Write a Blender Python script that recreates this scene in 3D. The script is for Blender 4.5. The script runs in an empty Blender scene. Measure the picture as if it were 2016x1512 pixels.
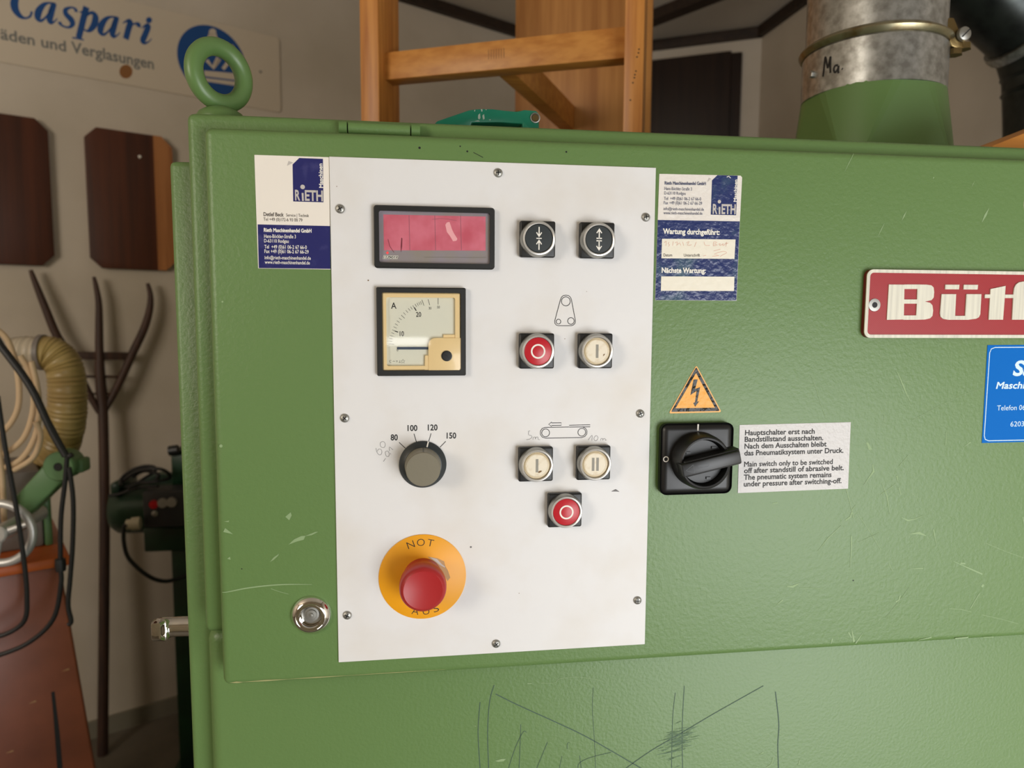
import bpy, bmesh, math, random
from mathutils import Vector, Matrix

random.seed(4)
SC = bpy.context.scene
COL = SC.collection
PI = math.pi

# ------------------------------------------------------------------ camera
CAM = Vector((65.947, -590.89, 1474.4))                 # millimetres
def cam_axes(yaw, pitch, roll):
    fwd = Vector((math.sin(yaw)*math.cos(pitch), math.cos(yaw)*math.cos(pitch), -math.sin(pitch)))
    right = Vector((math.cos(yaw), -math.sin(yaw), 0))
    down = fwd.cross(right)
    return (right*math.cos(roll)+down*math.sin(roll), down*math.cos(roll)-right*math.sin(roll), fwd)
RX, RD, RF = cam_axes(.136, .094, -.005)
cd = bpy.data.cameras.new('camera'); cd.sensor_width = 36.0; cd.lens = 25.0; cd.clip_start = .02; cd.clip_end = 60
cam = bpy.data.objects.new('camera', cd); COL.objects.link(cam)
m = Matrix((RX, -RD, -RF)).transposed().to_4x4(); m.translation = CAM*.001
cam.matrix_world = m
cd.dof.use_dof = True; cd.dof.focus_distance = .60; cd.dof.aperture_fstop = 7.0
SC.camera = cam

# ------------------------------------------------------------------ light
SC.view_settings.view_transform = 'Standard'; SC.view_settings.look = 'None'
SC.view_settings.gamma = 1.0; SC.view_settings.use_curve_mapping = False
SC.view_settings.exposure = 0.0
w = bpy.data.worlds.new('world'); SC.world = w; w.use_nodes = True
bg = w.node_tree.nodes['Background']; bg.inputs[0].default_value = (.78, .88, 1, 1); bg.inputs[1].default_value = .55
def area(name, loc, target, sx, sy, power, col):
    l = bpy.data.lights.new(name, 'AREA'); l.shape = 'RECTANGLE'; l.size = sx; l.size_y = sy; l.energy = power; l.color = col
    o = bpy.data.objects.new(name, l); COL.objects.link(o); o.location = loc
    o.rotation_euler = (Vector(target)-Vector(loc)).to_track_quat('-Z', 'Y').to_euler(); return o
area('daylight_doorway', (1.27, -1.82, .72), (1.27, 0, .72), 1.26, 1.36, 44, (.97, .985, 1))
area('meter_reflection_lamp', (.045, -1.82, 1.392), (.045, 0, 1.392), .14, .026, .10, (1, .98, .95))  # small lamp added to put a white reflection in the ammeter glass
area('daylight_window', (-2.15, -1.82, 2.05), (-2.15, 0, 2.05), 1.15, .9, 43, (1, .90, .76))

# ------------------------------------------------------------------ pixel -> plane helpers (frame 2016 x 1512)
def ray(u, v): return RX*((u-1008)/1400)+RD*((v-756)/1400)+RF
def at(u, v, Y=0.0):
    d = ray(u, v); return CAM+d*((Y-CAM.y)/d.y)
def hit(u, v, P, n):
    d = ray(u, v); return CAM+d*((P-CAM).dot(n)/d.dot(n))
def crop(x0, y0, k): return lambda x, y: (x0+x*k, y0+y*k)
S1 = crop(490, 290, .16529); S2 = crop(1270, 330, .18519); DS = crop(720, 390, .13889); AM = crop(720, 550, .13889)
KN = crop(720, 820, .10913); ES = crop(720, 1020, .15214); B1 = crop(1000, 400, .11905); B2 = crop(1000, 560, .11905)
B3 = crop(1000, 810, .15873); SW = crop(1280, 710, .18519); LB = crop(1440, 820, .12401); NP = crop(1670, 500, .17163)
BS = crop(1900, 660, .15203); SG = crop(0, 0, .15873); TL = crop(0, 0, .27778); FK = crop(0, 400, .26455)
PW = crop(900, 1330, .33730); DR = crop(1460, 700, .39686); DL = crop(400, 1000, .13889); GR = crop(200, 880, .19846)
WA = Vector((-933.3, 2027.9, 0)); WDIR = Vector((math.cos(PI/6), .5, 0)); WN = Vector((.5, -math.cos(PI/6), 0))   # left wall, normal into the room
def wl(u, v, off=0.0): return hit(u, v, WA+WN*off, WN)

# ------------------------------------------------------------------ materials
def lin(c): c = c/255; return c/12.92 if c <= .04045 else ((c+.055)/1.055)**2.4
def mat(name, rgb, rough=.5, metal=0.0, bump=None, vary=None, spec=.5, coat=0, emit=0, stretch=None):
    M = bpy.data.materials.new(name); M.use_nodes = True; nt = M.node_tree; b = nt.nodes['Principled BSDF']
    c = (lin(rgb[0]), lin(rgb[1]), lin(rgb[2]), 1)
    b.inputs['Base Color'].default_value = c; b.inputs['Roughness'].default_value = rough; b.inputs['Metallic'].default_value = metal
    b.inputs['Specular IOR Level'].default_value = spec; b.inputs['Coat Weight'].default_value = coat; b.inputs['Coat Roughness'].default_value = .08
    if emit: b.inputs['Emission Color'].default_value = c; b.inputs['Emission Strength'].default_value = emit
    tc = nt.nodes.new('ShaderNodeTexCoord'); mp = nt.nodes.new('ShaderNodeMapping'); nt.links.new(tc.outputs['Object'], mp.inputs[0])
    if stretch: mp.inputs['Scale'].default_value = stretch
    if vary:                                            # (other colour, scale, low, high)
        n = nt.nodes.new('ShaderNodeTexNoise'); n.inputs['Scale'].default_value = vary[1]; n.inputs['Detail'].default_value = 6
        r = nt.nodes.new('ShaderNodeValToRGB'); nt.links.new(mp.outputs[0], n.inputs['Vector']); nt.links.new(n.outputs['Fac'], r.inputs[0])
        r.color_ramp.elements[0].position = vary[2]; r.color_ramp.elements[1].position = vary[3]
        r.color_ramp.elements[0].color = c; o = vary[0]; r.color_ramp.elements[1].color = (lin(o[0]), lin(o[1]), lin(o[2]), 1)
        nt.links.new(r.outputs[0], b.inputs['Base Color'])
    if bump:
        n = nt.nodes.new('ShaderNodeTexNoise'); n.inputs['Scale'].default_value = bump[0]; n.inputs['Detail'].default_value = 2
        q = nt.nodes.new('ShaderNodeBump'); q.inputs['Strength'].default_value = bump[1]; q.inputs['Distance'].default_value = bump[2] if len(bump) > 2 else .001
        nt.links.new(mp.outputs[0], n.inputs['Vector']); nt.links.new(n.outputs['Fac'], q.inputs['Height']); nt.links.new(q.outputs[0], b.inputs['Normal'])
    return M
def wood(name, a, b2, scale=1.0, rough=.42, axis=2):
    s = [95*scale]*3; s[axis] = 4.5*scale
    M = mat(name, a, rough, vary=(b2, 1.0, .38, .66), stretch=s, bump=(3.0, .12, .0006)); return M
G = mat('green_paint', (100, 130, 75), .42, bump=(330, .27, .0011), spec=.5)
GS = mat('green_paint_smooth', (96, 127, 72), .38, bump=(260, .06, .0008))
GHI = mat('edge_highlight_paint', (176, 176, 122), .5)
PANEL = mat('white_enamel_plate', (227, 226, 225), .5, vary=((219, 214, 206), 14, .45, .8), bump=(700, .04, .0004))
SCR = mat('scratch_pale', (140, 165, 118), .6); PENC = mat('pencil_dark', (66, 88, 78), .7); SMUD = mat('graphite_smudge', (88, 116, 86), .6)
PENL = mat('pencil_grey', (118, 116, 116), .7)
BLK = mat('black_plastic', (30, 31, 31), .42); BLK2 = mat('black_switch_plastic', (26, 26, 26), .38); INK = mat('black_ink', (24, 22, 22), .6)
DKG = mat('dark_grey_plastic', (44, 50, 52), .4); GREY = mat('grey_cap', (122, 116, 98), .42, bump=(500, .05)); ALU = mat('brushed_aluminium', (232, 230, 226), .34, .7)
RED = mat('red_plastic', (190, 34, 46), .35); MUSH = mat('red_mushroom', (172, 40, 42), .38); WHT = mat('white_print', (240, 236, 226), .5)
IVO = mat('ivory_lens', (216, 200, 168), .35, vary=((196, 172, 130), 90, .5, .8)); IVI = mat('ivory_insert', (232, 222, 200), .5, vary=((206, 184, 146), 150, .52, .78)); GRB = mat('grey_bar_print', (142, 138, 126), .5); STAIN = mat('brown_stain', (120, 88, 48), .6)
YEL = mat('yellow_legend', (238, 164, 24), .45, bump=(300, .03)); CHIP = mat('chipped_tan', (186, 148, 100), .5); CHROME = mat('chrome', (235, 233, 230), .06, 1.0)
STEEL = mat('zinc_screw', (168, 167, 161), .45, .9); DARK = mat('dark_recess', (14, 14, 14), .6)
PINK = mat('pink_filter', (222, 122, 142), .3, vary=((204, 92, 112), 60, .4, .7), coat=.6); LILAC = mat('lilac_border', (152, 144, 158), .3, vary=((150, 142, 130), 30, .4, .7), coat=.6)
PINKL = mat('pale_pink_tape', (244, 176, 182), .7); PLUM = mat('plum_mark', (124, 40, 58), .5); LED = mat('red_led', (250, 80, 84), .4, emit=.25); SEAM = mat('grey_seam', (160, 96, 112), .4)
CREAM = mat('cream_plastic', (240, 212, 158), .35, coat=.3); DIAL = mat('dial_face', (222, 222, 206), .5); NEEDLE = mat('blue_grey_needle', (58, 72, 92), .4)
NAVY = mat('navy_print', (42, 44, 102), .28, bump=(160, .2, .0008), vary=((76, 76, 126), 70, .56, .8)); PAPER = mat('sticker_white', (240, 233, 222), .35); PAPERC = mat('crinkled_sticker_white', (232, 226, 218), .3, bump=(190, .5, .0012)); NAVYC = mat('crinkled_navy', (42, 54, 104), .26, bump=(190, .55, .0014), vary=((84, 116, 118), 26, .55, .8)); INKG = mat('grey_brown_ink', (86, 78, 70), .6); SILV = mat('silver_print', (196, 190, 184), .4)  # NAVY: paler lilac patches in the colour imitate gloss on the creases
INKB = mat('blue_grey_ink', (92, 98, 122), .6); PENR = mat('faded_red_pen', (222, 168, 146), .6); FIELD = mat('cream_field', (236, 230, 212), .4, bump=(190, .3, .001))
WARN = mat('warning_yellow', (240, 164, 30), .4, bump=(170, .4, .0012)); WARB = mat('warning_black', (34, 31, 25), .3, bump=(150, .9, .002), spec=.3); WARE = mat('warning_edge', (236, 170, 70), .4)
NOTE = mat('silver_notice', (206, 203, 200), .42, bump=(260, .5, .0012)); PLR = mat('nameplate_red', (178, 32, 38), .42); PLA = mat('nameplate_aluminium', (226, 222, 204), .42, .0, vary=((204, 200, 184), 6, .4, .7), stretch=(60, 60, 2)); PLE = mat('nameplate_edge', (110, 26, 22), .5)
BLU = mat('bright_blue_sticker', (0, 106, 194), .6, spec=.12); BLUT = mat('pale_blue_print', (214, 238, 248), .5); RND = mat('round_navy', (28, 62, 98), .4)
GALV = mat('galvanised_steel', (190, 191, 188), .33, .8, vary=((150, 149, 144), 95, .36, .64)); GALD = mat('dark_galvanised', (70, 74, 72), .34, .8, vary=((44, 46, 46), 20, .4, .7)); BRASS = mat('yellow_zinc_clamp', (168, 160, 130), .3, .9, vary=((124, 100, 60), 40, .5, .75)); BRZ = mat('bronze_zinc', (138, 118, 78), .34, .9)
OAK = wood('beech_varnish', (204, 138, 66), (172, 104, 42)); OAKX = wood('beech_varnish_across', (206, 142, 68), (184, 118, 50), .8, axis=0); BOARDW = wood('beech_board', (198, 140, 76), (166, 108, 52), .5)
MAHO = wood('dark_red_wood', (88, 44, 24), (64, 32, 18), .3, .5); MAHOP = wood('pale_sapwood', (176, 116, 66), (150, 94, 50), .5); FORKW = wood('old_dark_wood', (70, 44, 30), (50, 32, 24), .8, .6); DARKW = wood('very_dark_wood', (46, 30, 22), (32, 20, 15), .5, .5); BEAMW = wood('dark_beam', (52, 36, 24), (38, 26, 18), .5, .6, axis=0)
TEAL = mat('teal_casting', (22, 112, 88), .3, bump=(60, .08), vary=((30, 122, 96), 20, .4, .6)); WORN_GLINT = mat('worn_metal_and_glint', (150, 168, 156), .5)
WALL = mat('white_plaster', (206, 194, 178), .85, vary=((190, 178, 160), 3, .4, .75), bump=(40, .08, .002)); CEIL = mat('ceiling_plaster', (196, 186, 172), .9, bump=(40, .1, .002)); FLOOR = mat('grey_concrete', (112, 104, 92), .6, vary=((92, 86, 76), 5, .4, .7)); SKIRT = mat('grey_skirting', (134, 128, 112), .7)
SIGNW = mat('sign_acrylic', (206, 192, 172), .4); SBLUE = mat('sign_blue', (16, 72, 136), .5); SGREY = mat('sign_grey', (120, 120, 116), .5); RUSTD = mat('rust_spot', (140, 92, 48), .7)
BROWN = mat('brown_lacquer', (140, 78, 54), .34, vary=((112, 62, 44), 6, .4, .7)); ORANGE = mat('orange_brown', (188, 92, 36), .4); GREYM = mat('grey_machine', (120, 112, 106), .5); HOSEM = mat('yellowed_hose', (168, 146, 92), .4, vary=((140, 116, 70), 8, .4, .7)); CUFF = mat('grey_cuff', (186, 174, 154), .4); BEIGE = mat('beige_cable', (208, 180, 144), .5); BCAB = mat('black_cable', (26, 26, 27), .5); WHEEL = mat('cast_aluminium', (200, 199, 196), .36, .5); DGREEN = mat('dark_green_enamel', (26, 66, 42), .4, vary=((18, 44, 30), 8, .4, .7)); MIDG = mat('mid_green_arm', (92, 128, 84), .4); SLATE = mat('slate_box', (48, 48, 52), .5); BTNR = mat('red_button', (190, 24, 32), .4); BTNG = mat('grey_button', (150, 144, 138), .5); GLAND = mat('ivory_gland', (206, 196, 172), .5)
def glass_mat(name, tint):
    M = bpy.data.materials.new(name); M.use_nodes = True; nt = M.node_tree; nt.nodes.clear()
    o = nt.nodes.new('ShaderNodeOutputMaterial'); mx = nt.nodes.new('ShaderNodeMixShader'); t = nt.nodes.new('ShaderNodeBsdfTransparent'); g = nt.nodes.new('ShaderNodeBsdfGlossy')
    lw = nt.nodes.new('ShaderNodeLayerWeight'); lw.inputs[0].default_value = .5; p = nt.nodes.new('ShaderNodeMath'); p.operation = 'POWER'; p.inputs[1].default_value = 5; q = nt.nodes.new('ShaderNodeMath'); q.operation = 'MULTIPLY_ADD'; q.inputs[1].default_value = .8; q.inputs[2].default_value = .025
    t.inputs[0].default_value = (*tint, 1); g.inputs['Roughness'].default_value = .03
    nt.links.new(lw.outputs['Facing'], p.inputs[0]); nt.links.new(p.outputs[0], q.inputs[0]); nt.links.new(q.outputs[0], mx.inputs[0]); nt.links.new(t.outputs[0], mx.inputs[1]); nt.links.new(g.outputs[0], mx.inputs[2]); nt.links.new(mx.outputs[0], o.inputs[0]); return M
GLASS = glass_mat('meter_glass', (.985, .985, .98))
def hatch(M):
    nt = M.node_tree; tc = nt.nodes.new('ShaderNodeTexCoord'); mp = nt.nodes.new('ShaderNodeMapping'); mp.inputs['Rotation'].default_value = (0, .9, 0)
    a = nt.nodes.new('ShaderNodeTexWave'); a.inputs['Scale'].default_value = 260; r = nt.nodes.new('ShaderNodeValToRGB'); r.color_ramp.elements[0].color = (lin(150), lin(14), lin(24), 1); r.color_ramp.elements[1].color = (lin(174), lin(36), lin(42), 1); r.color_ramp.elements[0].position = .55
    nt.links.new(tc.outputs['Object'], mp.inputs[0]); nt.links.new(mp.outputs[0], a.inputs['Vector']); nt.links.new(a.outputs['Fac'], r.inputs[0]); nt.links.new(r.outputs[0], nt.nodes['Principled BSDF'].inputs['Base Color'])
hatch(PLR)

# ------------------------------------------------------------------ mesh building (millimetres)
TXT = {}
def text_geo(body, bold):
    k = (body, bold)
    if k not in TXT:
        c = bpy.data.curves.new('lettering', 'FONT'); c.body = body; c.size = 1; c.resolution_u = 3; c.offset = bold
        o = bpy.data.objects.new('lettering', c); me = bpy.data.meshes.new_from_object(o)
        TXT[k] = ([v.co.copy() for v in me.vertices], [tuple(p.vertices) for p in me.polygons])
        bpy.data.objects.remove(o); bpy.data.curves.remove(c); bpy.data.meshes.remove(me)
    return TXT[k]
def V(*a): return Vector(a)
class MB:
    def __init__(s): s.v = []; s.f = []; s.m = []; s.bev = []
    def add(s, vs, fs, mi=0):
        n = len(s.v); s.v += [Vector(v) for v in vs]; s.f += [tuple(i+n for i in f) for f in fs]; s.m += [mi]*len(fs); return s
    def bmadd(s, bm, mi=0):
        bm.verts.index_update(); s.add([v.co for v in bm.verts], [[v.index for v in f.verts] for f in bm.faces], mi); bm.free(); return s
    def box(s, x0, x1, y0, y1, z0, z1, bev=0, seg=3, mi=0, M=None):
        bm = bmesh.new(); bmesh.ops.create_cube(bm, size=1)
        for v in bm.verts: v.co = V(x0+(v.co.x+.5)*(x1-x0), y0+(v.co.y+.5)*(y1-y0), z0+(v.co.z+.5)*(z1-z0))
        if bev: bmesh.ops.bevel(bm, geom=bm.edges[:], offset=bev, segments=seg, affect='EDGES', profile=.5)
        if M is not None: bmesh.ops.transform(bm, matrix=M, verts=bm.verts)
        return s.bmadd(bm, mi)
    def prism(s, pts, d, bev=0, seg=2, mi=0):            # pts: planar outline, d: extrusion vector
        bm = bmesh.new(); a = [bm.verts.new(p) for p in pts]; b = [bm.verts.new(Vector(p)+d) for p in pts]; n = len(a)
        bm.faces.new(a); bm.faces.new(b[::-1])
        for i in range(n): bm.faces.new((a[i], b[i], b[(i+1) % n], a[(i+1) % n]))
        bmesh.ops.recalc_face_normals(bm, faces=bm.faces)
        if bev: bmesh.ops.bevel(bm, geom=bm.edges[:], offset=bev, segments=seg, affect='EDGES', profile=.5)
        return s.bmadd(bm, mi)
    def poly(s, pts, mi=0):
        bm = bmesh.new(); f = bm.faces.new([bm.verts.new(p) for p in pts]); f.normal_update()
        if f.normal.y > 0: f.normal_flip()
        return s.bmadd(bm, mi)
    def lathe(s, prof, o, ax=(0, -1, 0), seg=48, mi=0, mis=None, cap=3):  # prof: (radius, distance along ax)
        ax = Vector(ax).normalized(); o = Vector(o); u = ax.orthogonal().normalized() if abs(ax.y) < .9 else V(1, 0, 0); u = (u-ax*u.dot(ax)).normalized(); w2 = ax.cross(u)
        vs = []; fs = []; ms = []
        for r, h in prof:
            for k in range(seg): t = 2*PI*k/seg; vs.append(o+ax*h+u*(r*math.cos(t))+w2*(r*math.sin(t)))
        for i in range(len(prof)-1):
            for k in range(seg):
                a = i*seg+k; b = i*seg+(k+1) % seg; fs.append((a, b, b+seg, a+seg)); ms.append(mis[i] if mis else mi)
        n = len(s.v); s.add(vs, fs); s.m[-len(fs):] = ms
        if prof[-1][0] > 1e-3 and cap & 2: s.f.append(tuple(n+(len(prof)-1)*seg+k for k in range(seg))); s.m.append(ms[-1])
        if prof[0][0] > 1e-3 and cap & 1: s.f.append(tuple(n+seg-1-k for k in range(seg))); s.m.append(ms[0])
        return s
    def tube(s, pts, r, seg=10, mi=0, sm=0, cap=True):
        pts = [Vector(p) for p in pts]
        if sm: pts = smooth(pts, sm)
        n = len(pts); vs = []; fs = []; t0 = (pts[1]-pts[0]).normalized(); u = t0.orthogonal().normalized()
        for i, p in enumerate(pts):
            t = (pts[min(i+1, n-1)]-pts[max(i-1, 0)]).normalized(); u = (u-t*u.dot(t)).normalized(); w2 = t.cross(u); rr = r(i/(n-1)) if callable(r) else r
            for k in range(seg): a = 2*PI*k/seg; vs.append(p+u*(rr*math.cos(a))+w2*(rr*math.sin(a)))
        for i in range(n-1):
            for k in range(seg): a = i*seg+k; b = i*seg+(k+1) % seg; fs.append((a, b, b+seg, a+seg))
        if cap: fs.append(tuple(range(seg-1, -1, -1))); fs.append(tuple((n-1)*seg+k for k in range(seg)))
        return s.add(vs, fs, mi)
    def stroke(s, pts, w, nrm=(0, -1, 0), mi=0, closed=False, sm=0):     # flat ribbon on a plane; w: width or list
        pts = [Vector(p) for p in pts]; nrm = Vector(nrm)
        ws = w if isinstance(w, (list, tuple)) else [w]*len(pts)
        if sm:
            k = len(pts); wv = smooth([V(x, 0, 0) for x in ws], sm); pts = smooth(pts, sm); ws = [x.x for x in wv]
        if closed: pts = pts+[pts[0]]; ws = list(ws)+[ws[0]]
        n = len(pts); vs = []
        for i, p in enumerate(pts):
            a = pts[i-1] if i else (pts[-2] if closed else p); b = pts[i+1] if i < n-1 else (pts[1] if closed else p)
            d = (b-a).normalized(); q = d.cross(nrm).normalized()*(ws[i]/2); vs += [p+q, p-q]
        return s.add(vs, [(2*i, 2*i+1, 2*i+3, 2*i+2) for i in range(n-1)], mi)
    def ring(s, c, r, w, mi=0, seg=48, a0=0, a1=2*PI, nrm=(0, -1, 0)):
        return s.stroke([V(c[0]+r*math.cos(a0+(a1-a0)*k/seg), c[1], c[2]+r*math.sin(a0+(a1-a0)*k/seg)) for k in range(seg+(a1-a0 < 6.28))], w, nrm, mi, closed=a1-a0 > 6.28)
    def disc(s, c, r, mi=0, seg=40): return s.poly([V(c[0]+r*math.cos(2*PI*k/seg), c[1], c[2]+r*math.sin(2*PI*k/seg)) for k in range(seg)], mi)
    def text(s, body, p0, p1, up, mi=0, bold=0.0, shear=0.0, off=None):   # p0 -> p1 the baseline, up: vector of one cap height
        if bold > 0 and 'M' in body:                      # heavier weight from slightly shifted layers of the regular letters
            n = Vector(p1)-Vector(p0); u = Vector(up); q = n.normalized(); k = bold*u.length*1.3; d = u.normalized().cross(q)*.004
            for i, (a, b) in enumerate(((0, 0), (k, 0), (-k, 0), (0, k), (0, -k), (k*.7, k*.7), (-k*.7, -k*.7))): s.text(body, Vector(p0)+q*a+u.normalized()*b+d*i, Vector(p1)+q*a+u.normalized()*b+d*i, up, mi, 0.0, shear)
            return s
        vs, fs = text_geo(body, bold); x0 = min(v.x for v in vs); x1 = max(v.x for v in vs); p0 = Vector(p0); ex = (Vector(p1)-p0); up = Vector(up)
        L = ex.length; e = ex.normalized(); upn = up.length
        return s.add([p0+e*((v.x-x0)/(x1-x0)*L)+up*(v.y/.682)+e*(shear*upn*v.y/.682) for v in vs], fs, mi)
    def ptext(s, body, c, a, b, cap, Y, mi=0, bold=0.0, shear=0.0):       # a, b: baseline ends in crop pixels, cap: cap height in crop pixels
        p0 = at(*c(*a), Y); p1 = at(*c(*b), Y); q = at(*c(a[0], a[1]-cap), Y); h = (q-p0).length
        e = (p1-p0).normalized(); return s.text(body, p0, p1, V(-e.z, 0, e.x)*h, mi, bold, shear)
    def pstroke(s, pts, w, c, Y, mi=0, closed=False, sm=0): return s.stroke([at(*c(*p), Y) for p in pts], w, (0, -1, 0), mi, closed, sm)
    def ppoly(s, pts, c, Y, mi=0): return s.poly([at(*c(*p), Y) for p in pts], mi)
    def build(s, name, mats, parent=None, loc=None, flat=False, ang=35):
        mats = mats if isinstance(mats, (list, tuple)) else [mats]
        org = Vector(loc) if loc is not None else (wloc(parent) if parent else V(0, 0, 0))
        me = bpy.data.meshes.new(name); me.from_pydata([(v-org)*.001 for v in s.v], [], s.f)
        for M in mats: me.materials.append(M)
        me.polygons.foreach_set('material_index', s.m)
        if not flat:
            me.polygons.foreach_set('use_smooth', [True]*len(me.polygons)); me.set_sharp_from_angle(angle=math.radians(ang))
        me.validate(); me.update()
        o = bpy.data.objects.new(name, me); COL.objects.link(o)
        if parent: o.parent = parent; o.location = (org-wloc(parent))*.001
        else: o.location = org*.001
        return o
def wloc(o):
    p = V(0, 0, 0)
    while o: p += o.location; o = o.parent
    return p*1000
def smooth(P, k):
    out = []; n = len(P)
    for i in range(n-1):
        a, b, c, d = P[max(i-1, 0)], P[i], P[i+1], P[min(i+2, n-1)]
        for j in range(k):
            t = j/k; out.append(.5*((2*b)+(c-a)*t+(2*a-5*b+4*c-d)*t*t+(3*b-a-3*c+d)*t**3))
    return out+[P[-1]]
def tag(o, label=None, cat=None, group=None, kind=None):
    for k, x in (('label', label), ('category', cat), ('group', group), ('kind', kind)):
        if x: o[k] = x
    return o
def thing(name, label, cat, loc, group=None):
    o = bpy.data.objects.new(name, None); o.empty_display_size = .05; COL.objects.link(o); o.location = Vector(loc)*.001; return tag(o, label, cat, group)
def sub(name, parent, loc, label=None):
    o = bpy.data.objects.new(name, None); o.empty_display_size = .02; COL.objects.link(o); o.parent = parent; o.location = (Vector(loc)-wloc(parent))*.001
    return tag(o, label)
def struct(o): o['kind'] = 'structure'; return o

# ------------------------------------------------------------------ the room
CZ = 2838.0
PA = V(952, 3116, 0); PB = V(1701, 2715, 0); PC = V(1917, -1800, 0); PL = WA-WDIR*3000; PS = V(PL.x, -1800, 0)
def wall(name, a, b, z0=0, z1=CZ, M=WALL, th=100, out=None):
    d = (b-a).normalized(); n = V(-d.y, d.x, 0) if out is None else out
    mb = MB(); mb.prism([a+V(0, 0, z0), b+V(0, 0, z0), b+V(0, 0, z1), a+V(0, 0, z1)], n*th); return struct(mb.build(name, M, flat=True))
wall('wall_left', PL, PA); wall('wall_back', PA, PB); wall('wall_right', PB, PC); wall('wall_side', PS, PL)
mb = MB()
for x0, x1, z0, z1 in ((PS.x, -2750, 0, CZ), (-2750, -1550, 0, 1580), (-2750, -1550, 2520, CZ), (-1550, -30, 0, CZ), (-30, 120, 0, 1374), (-30, 120, 1410, CZ), (120, 620, 0, 1420), (120, 1917, 1420, CZ)): mb.box(x0, x1, -1900, -1800, z0, z1)  # the narrow slot is made up, cut for the added meter reflection lamp
struct(mb.build('wall_front', WALL, flat=True))
outline = [PL, PA, PB, PC, PS]
struct(MB().prism([p for p in outline], V(0, 0, -80)).build('floor', FLOOR, flat=True))
struct(MB().prism([p+V(0, 0, CZ) for p in outline], V(0, 0, 80)).build('ceiling', CEIL, flat=True))
def strip(name, a, b, z0, z1, th, M):
    d = (b-a).normalized(); n = V(d.y, -d.x, 0); a = a+n*.5; b = b+n*.5
    return struct(MB().prism([a+V(0, 0, z0), b+V(0, 0, z0), b+V(0, 0, z1), a+V(0, 0, z1)], n*th).build(name, M, flat=True))
strip('baseboard_left', PL+WDIR*20, PA-WDIR*20, 0, 62, 14, SKIRT); strip('baseboard_back', PA, PB, 0, 62, 14, SKIRT)
strip('trim_1', PL+WDIR*20, PA-WDIR*20, CZ-46, CZ-1, 30, BEAMW); strip('trim_2', PA, PB, CZ-46, CZ-1, 30, BEAMW); strip('trim_3', PB, PC, CZ-46, CZ-1, 30, BEAMW)
a, b = V(950, 2930, CZ-45), V(1640, 1845, CZ-45); n = V((b-a).y, -(b-a).x, 0).normalized()
struct(MB().prism([a-n*35, b-n*35, b+n*35, a+n*35], V(0, 0, 44)).build('trim_4', BEAMW, flat=True))

# ------------------------------------------------------------------ the sanding machine
XR = 1150.0
sander = thing('wide_belt_sander', 'large pale green sanding machine whose front door carries the white control panel', 'machine', (500, 600, 0))
MB().box(-136.5, XR+20, 50, 1180, 0, 1603, 5).build('machine_body', G, sander)
mb = MB().box(-113.3, XR, 22, 1200, 1204.8, 1635.6, 6, 4)
mb.build('upper_cabinet', G, sander)
mb = MB().box(-115, XR, 30, 1170, 90, 1204, 11, 5)
LY = 29.75
for pts, wd in (([(134, 155), (122, 330), (134, 540)], .7), ([(216, 55), (190, 150), (178, 330), (184, 540)], .7), ([(225, 108), (350, 170), (560, 265), (740, 350), (900, 440), (1080, 545)], .9),
                ([(372, 285), (362, 540)], .5), ([(405, 332), (385, 330), (340, 420), (300, 540)], .5), ([(528, 388), (465, 540)], .5), ([(642, 430), (644, 396), (656, 392)], .4), ([(612, 470), (597, 540)], .4),
                ([(795, 70), (790, 200), (803, 400), (808, 540)], .35), ([(1274, 100), (1258, 250), (1252, 540)], .55), ([(1326, 60), (1314, 300), (1316, 540)], .65), ([(1788, 60), (1500, 222), (1310, 335), (1130, 440), (985, 542)], .8),
                ([(1858, 95), (1878, 280), (1872, 400), (1876, 545)], 1.0), ([(900, 448), (780, 478), (715, 510), (705, 545)], .5), ([(715, 468), (725, 545)], .5)):
    mb.pstroke(pts, wd*.9, PW, LY, 1, sm=4)
for pts in ([(220, 498), (262, 486), (285, 486), (272, 500), (240, 504)], [(100, 292), (112, 294), (106, 298)], [(1990, 520), (1998, 490), (2002, 492), (1996, 524)], [(1760, 462), (1785, 445), (1788, 452)]): mb.ppoly(pts, PW, LY, 2)
mb.pstroke([(1805, 535), (1835, 515), (1845, 475)], .8, PW, LY, 2, sm=4)
mb.pstroke([(490, 44), (570, 42), (600, 18), (700, 8), (800, 20), (860, 38)], .4, PW, LY, 2, sm=4)
mb.pstroke([(410, 46), (435, 46)], .8, PW, LY, 2)
for k in range(90):
    t = random.gauss(0, .5); x = 1285+t*90; y = 385+random.gauss(0, 42)-t*18; L = random.uniform(30, 90)
    mb.pstroke([(x-L/2, y+8), (x, y), (x+L/2, y-8)], [.1, random.uniform(.3, .9), .1], PW, LY+.22-k*.004, 3)
mb.build('lower_panel', [G, PENC, SCR, SMUD], sander)

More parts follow.
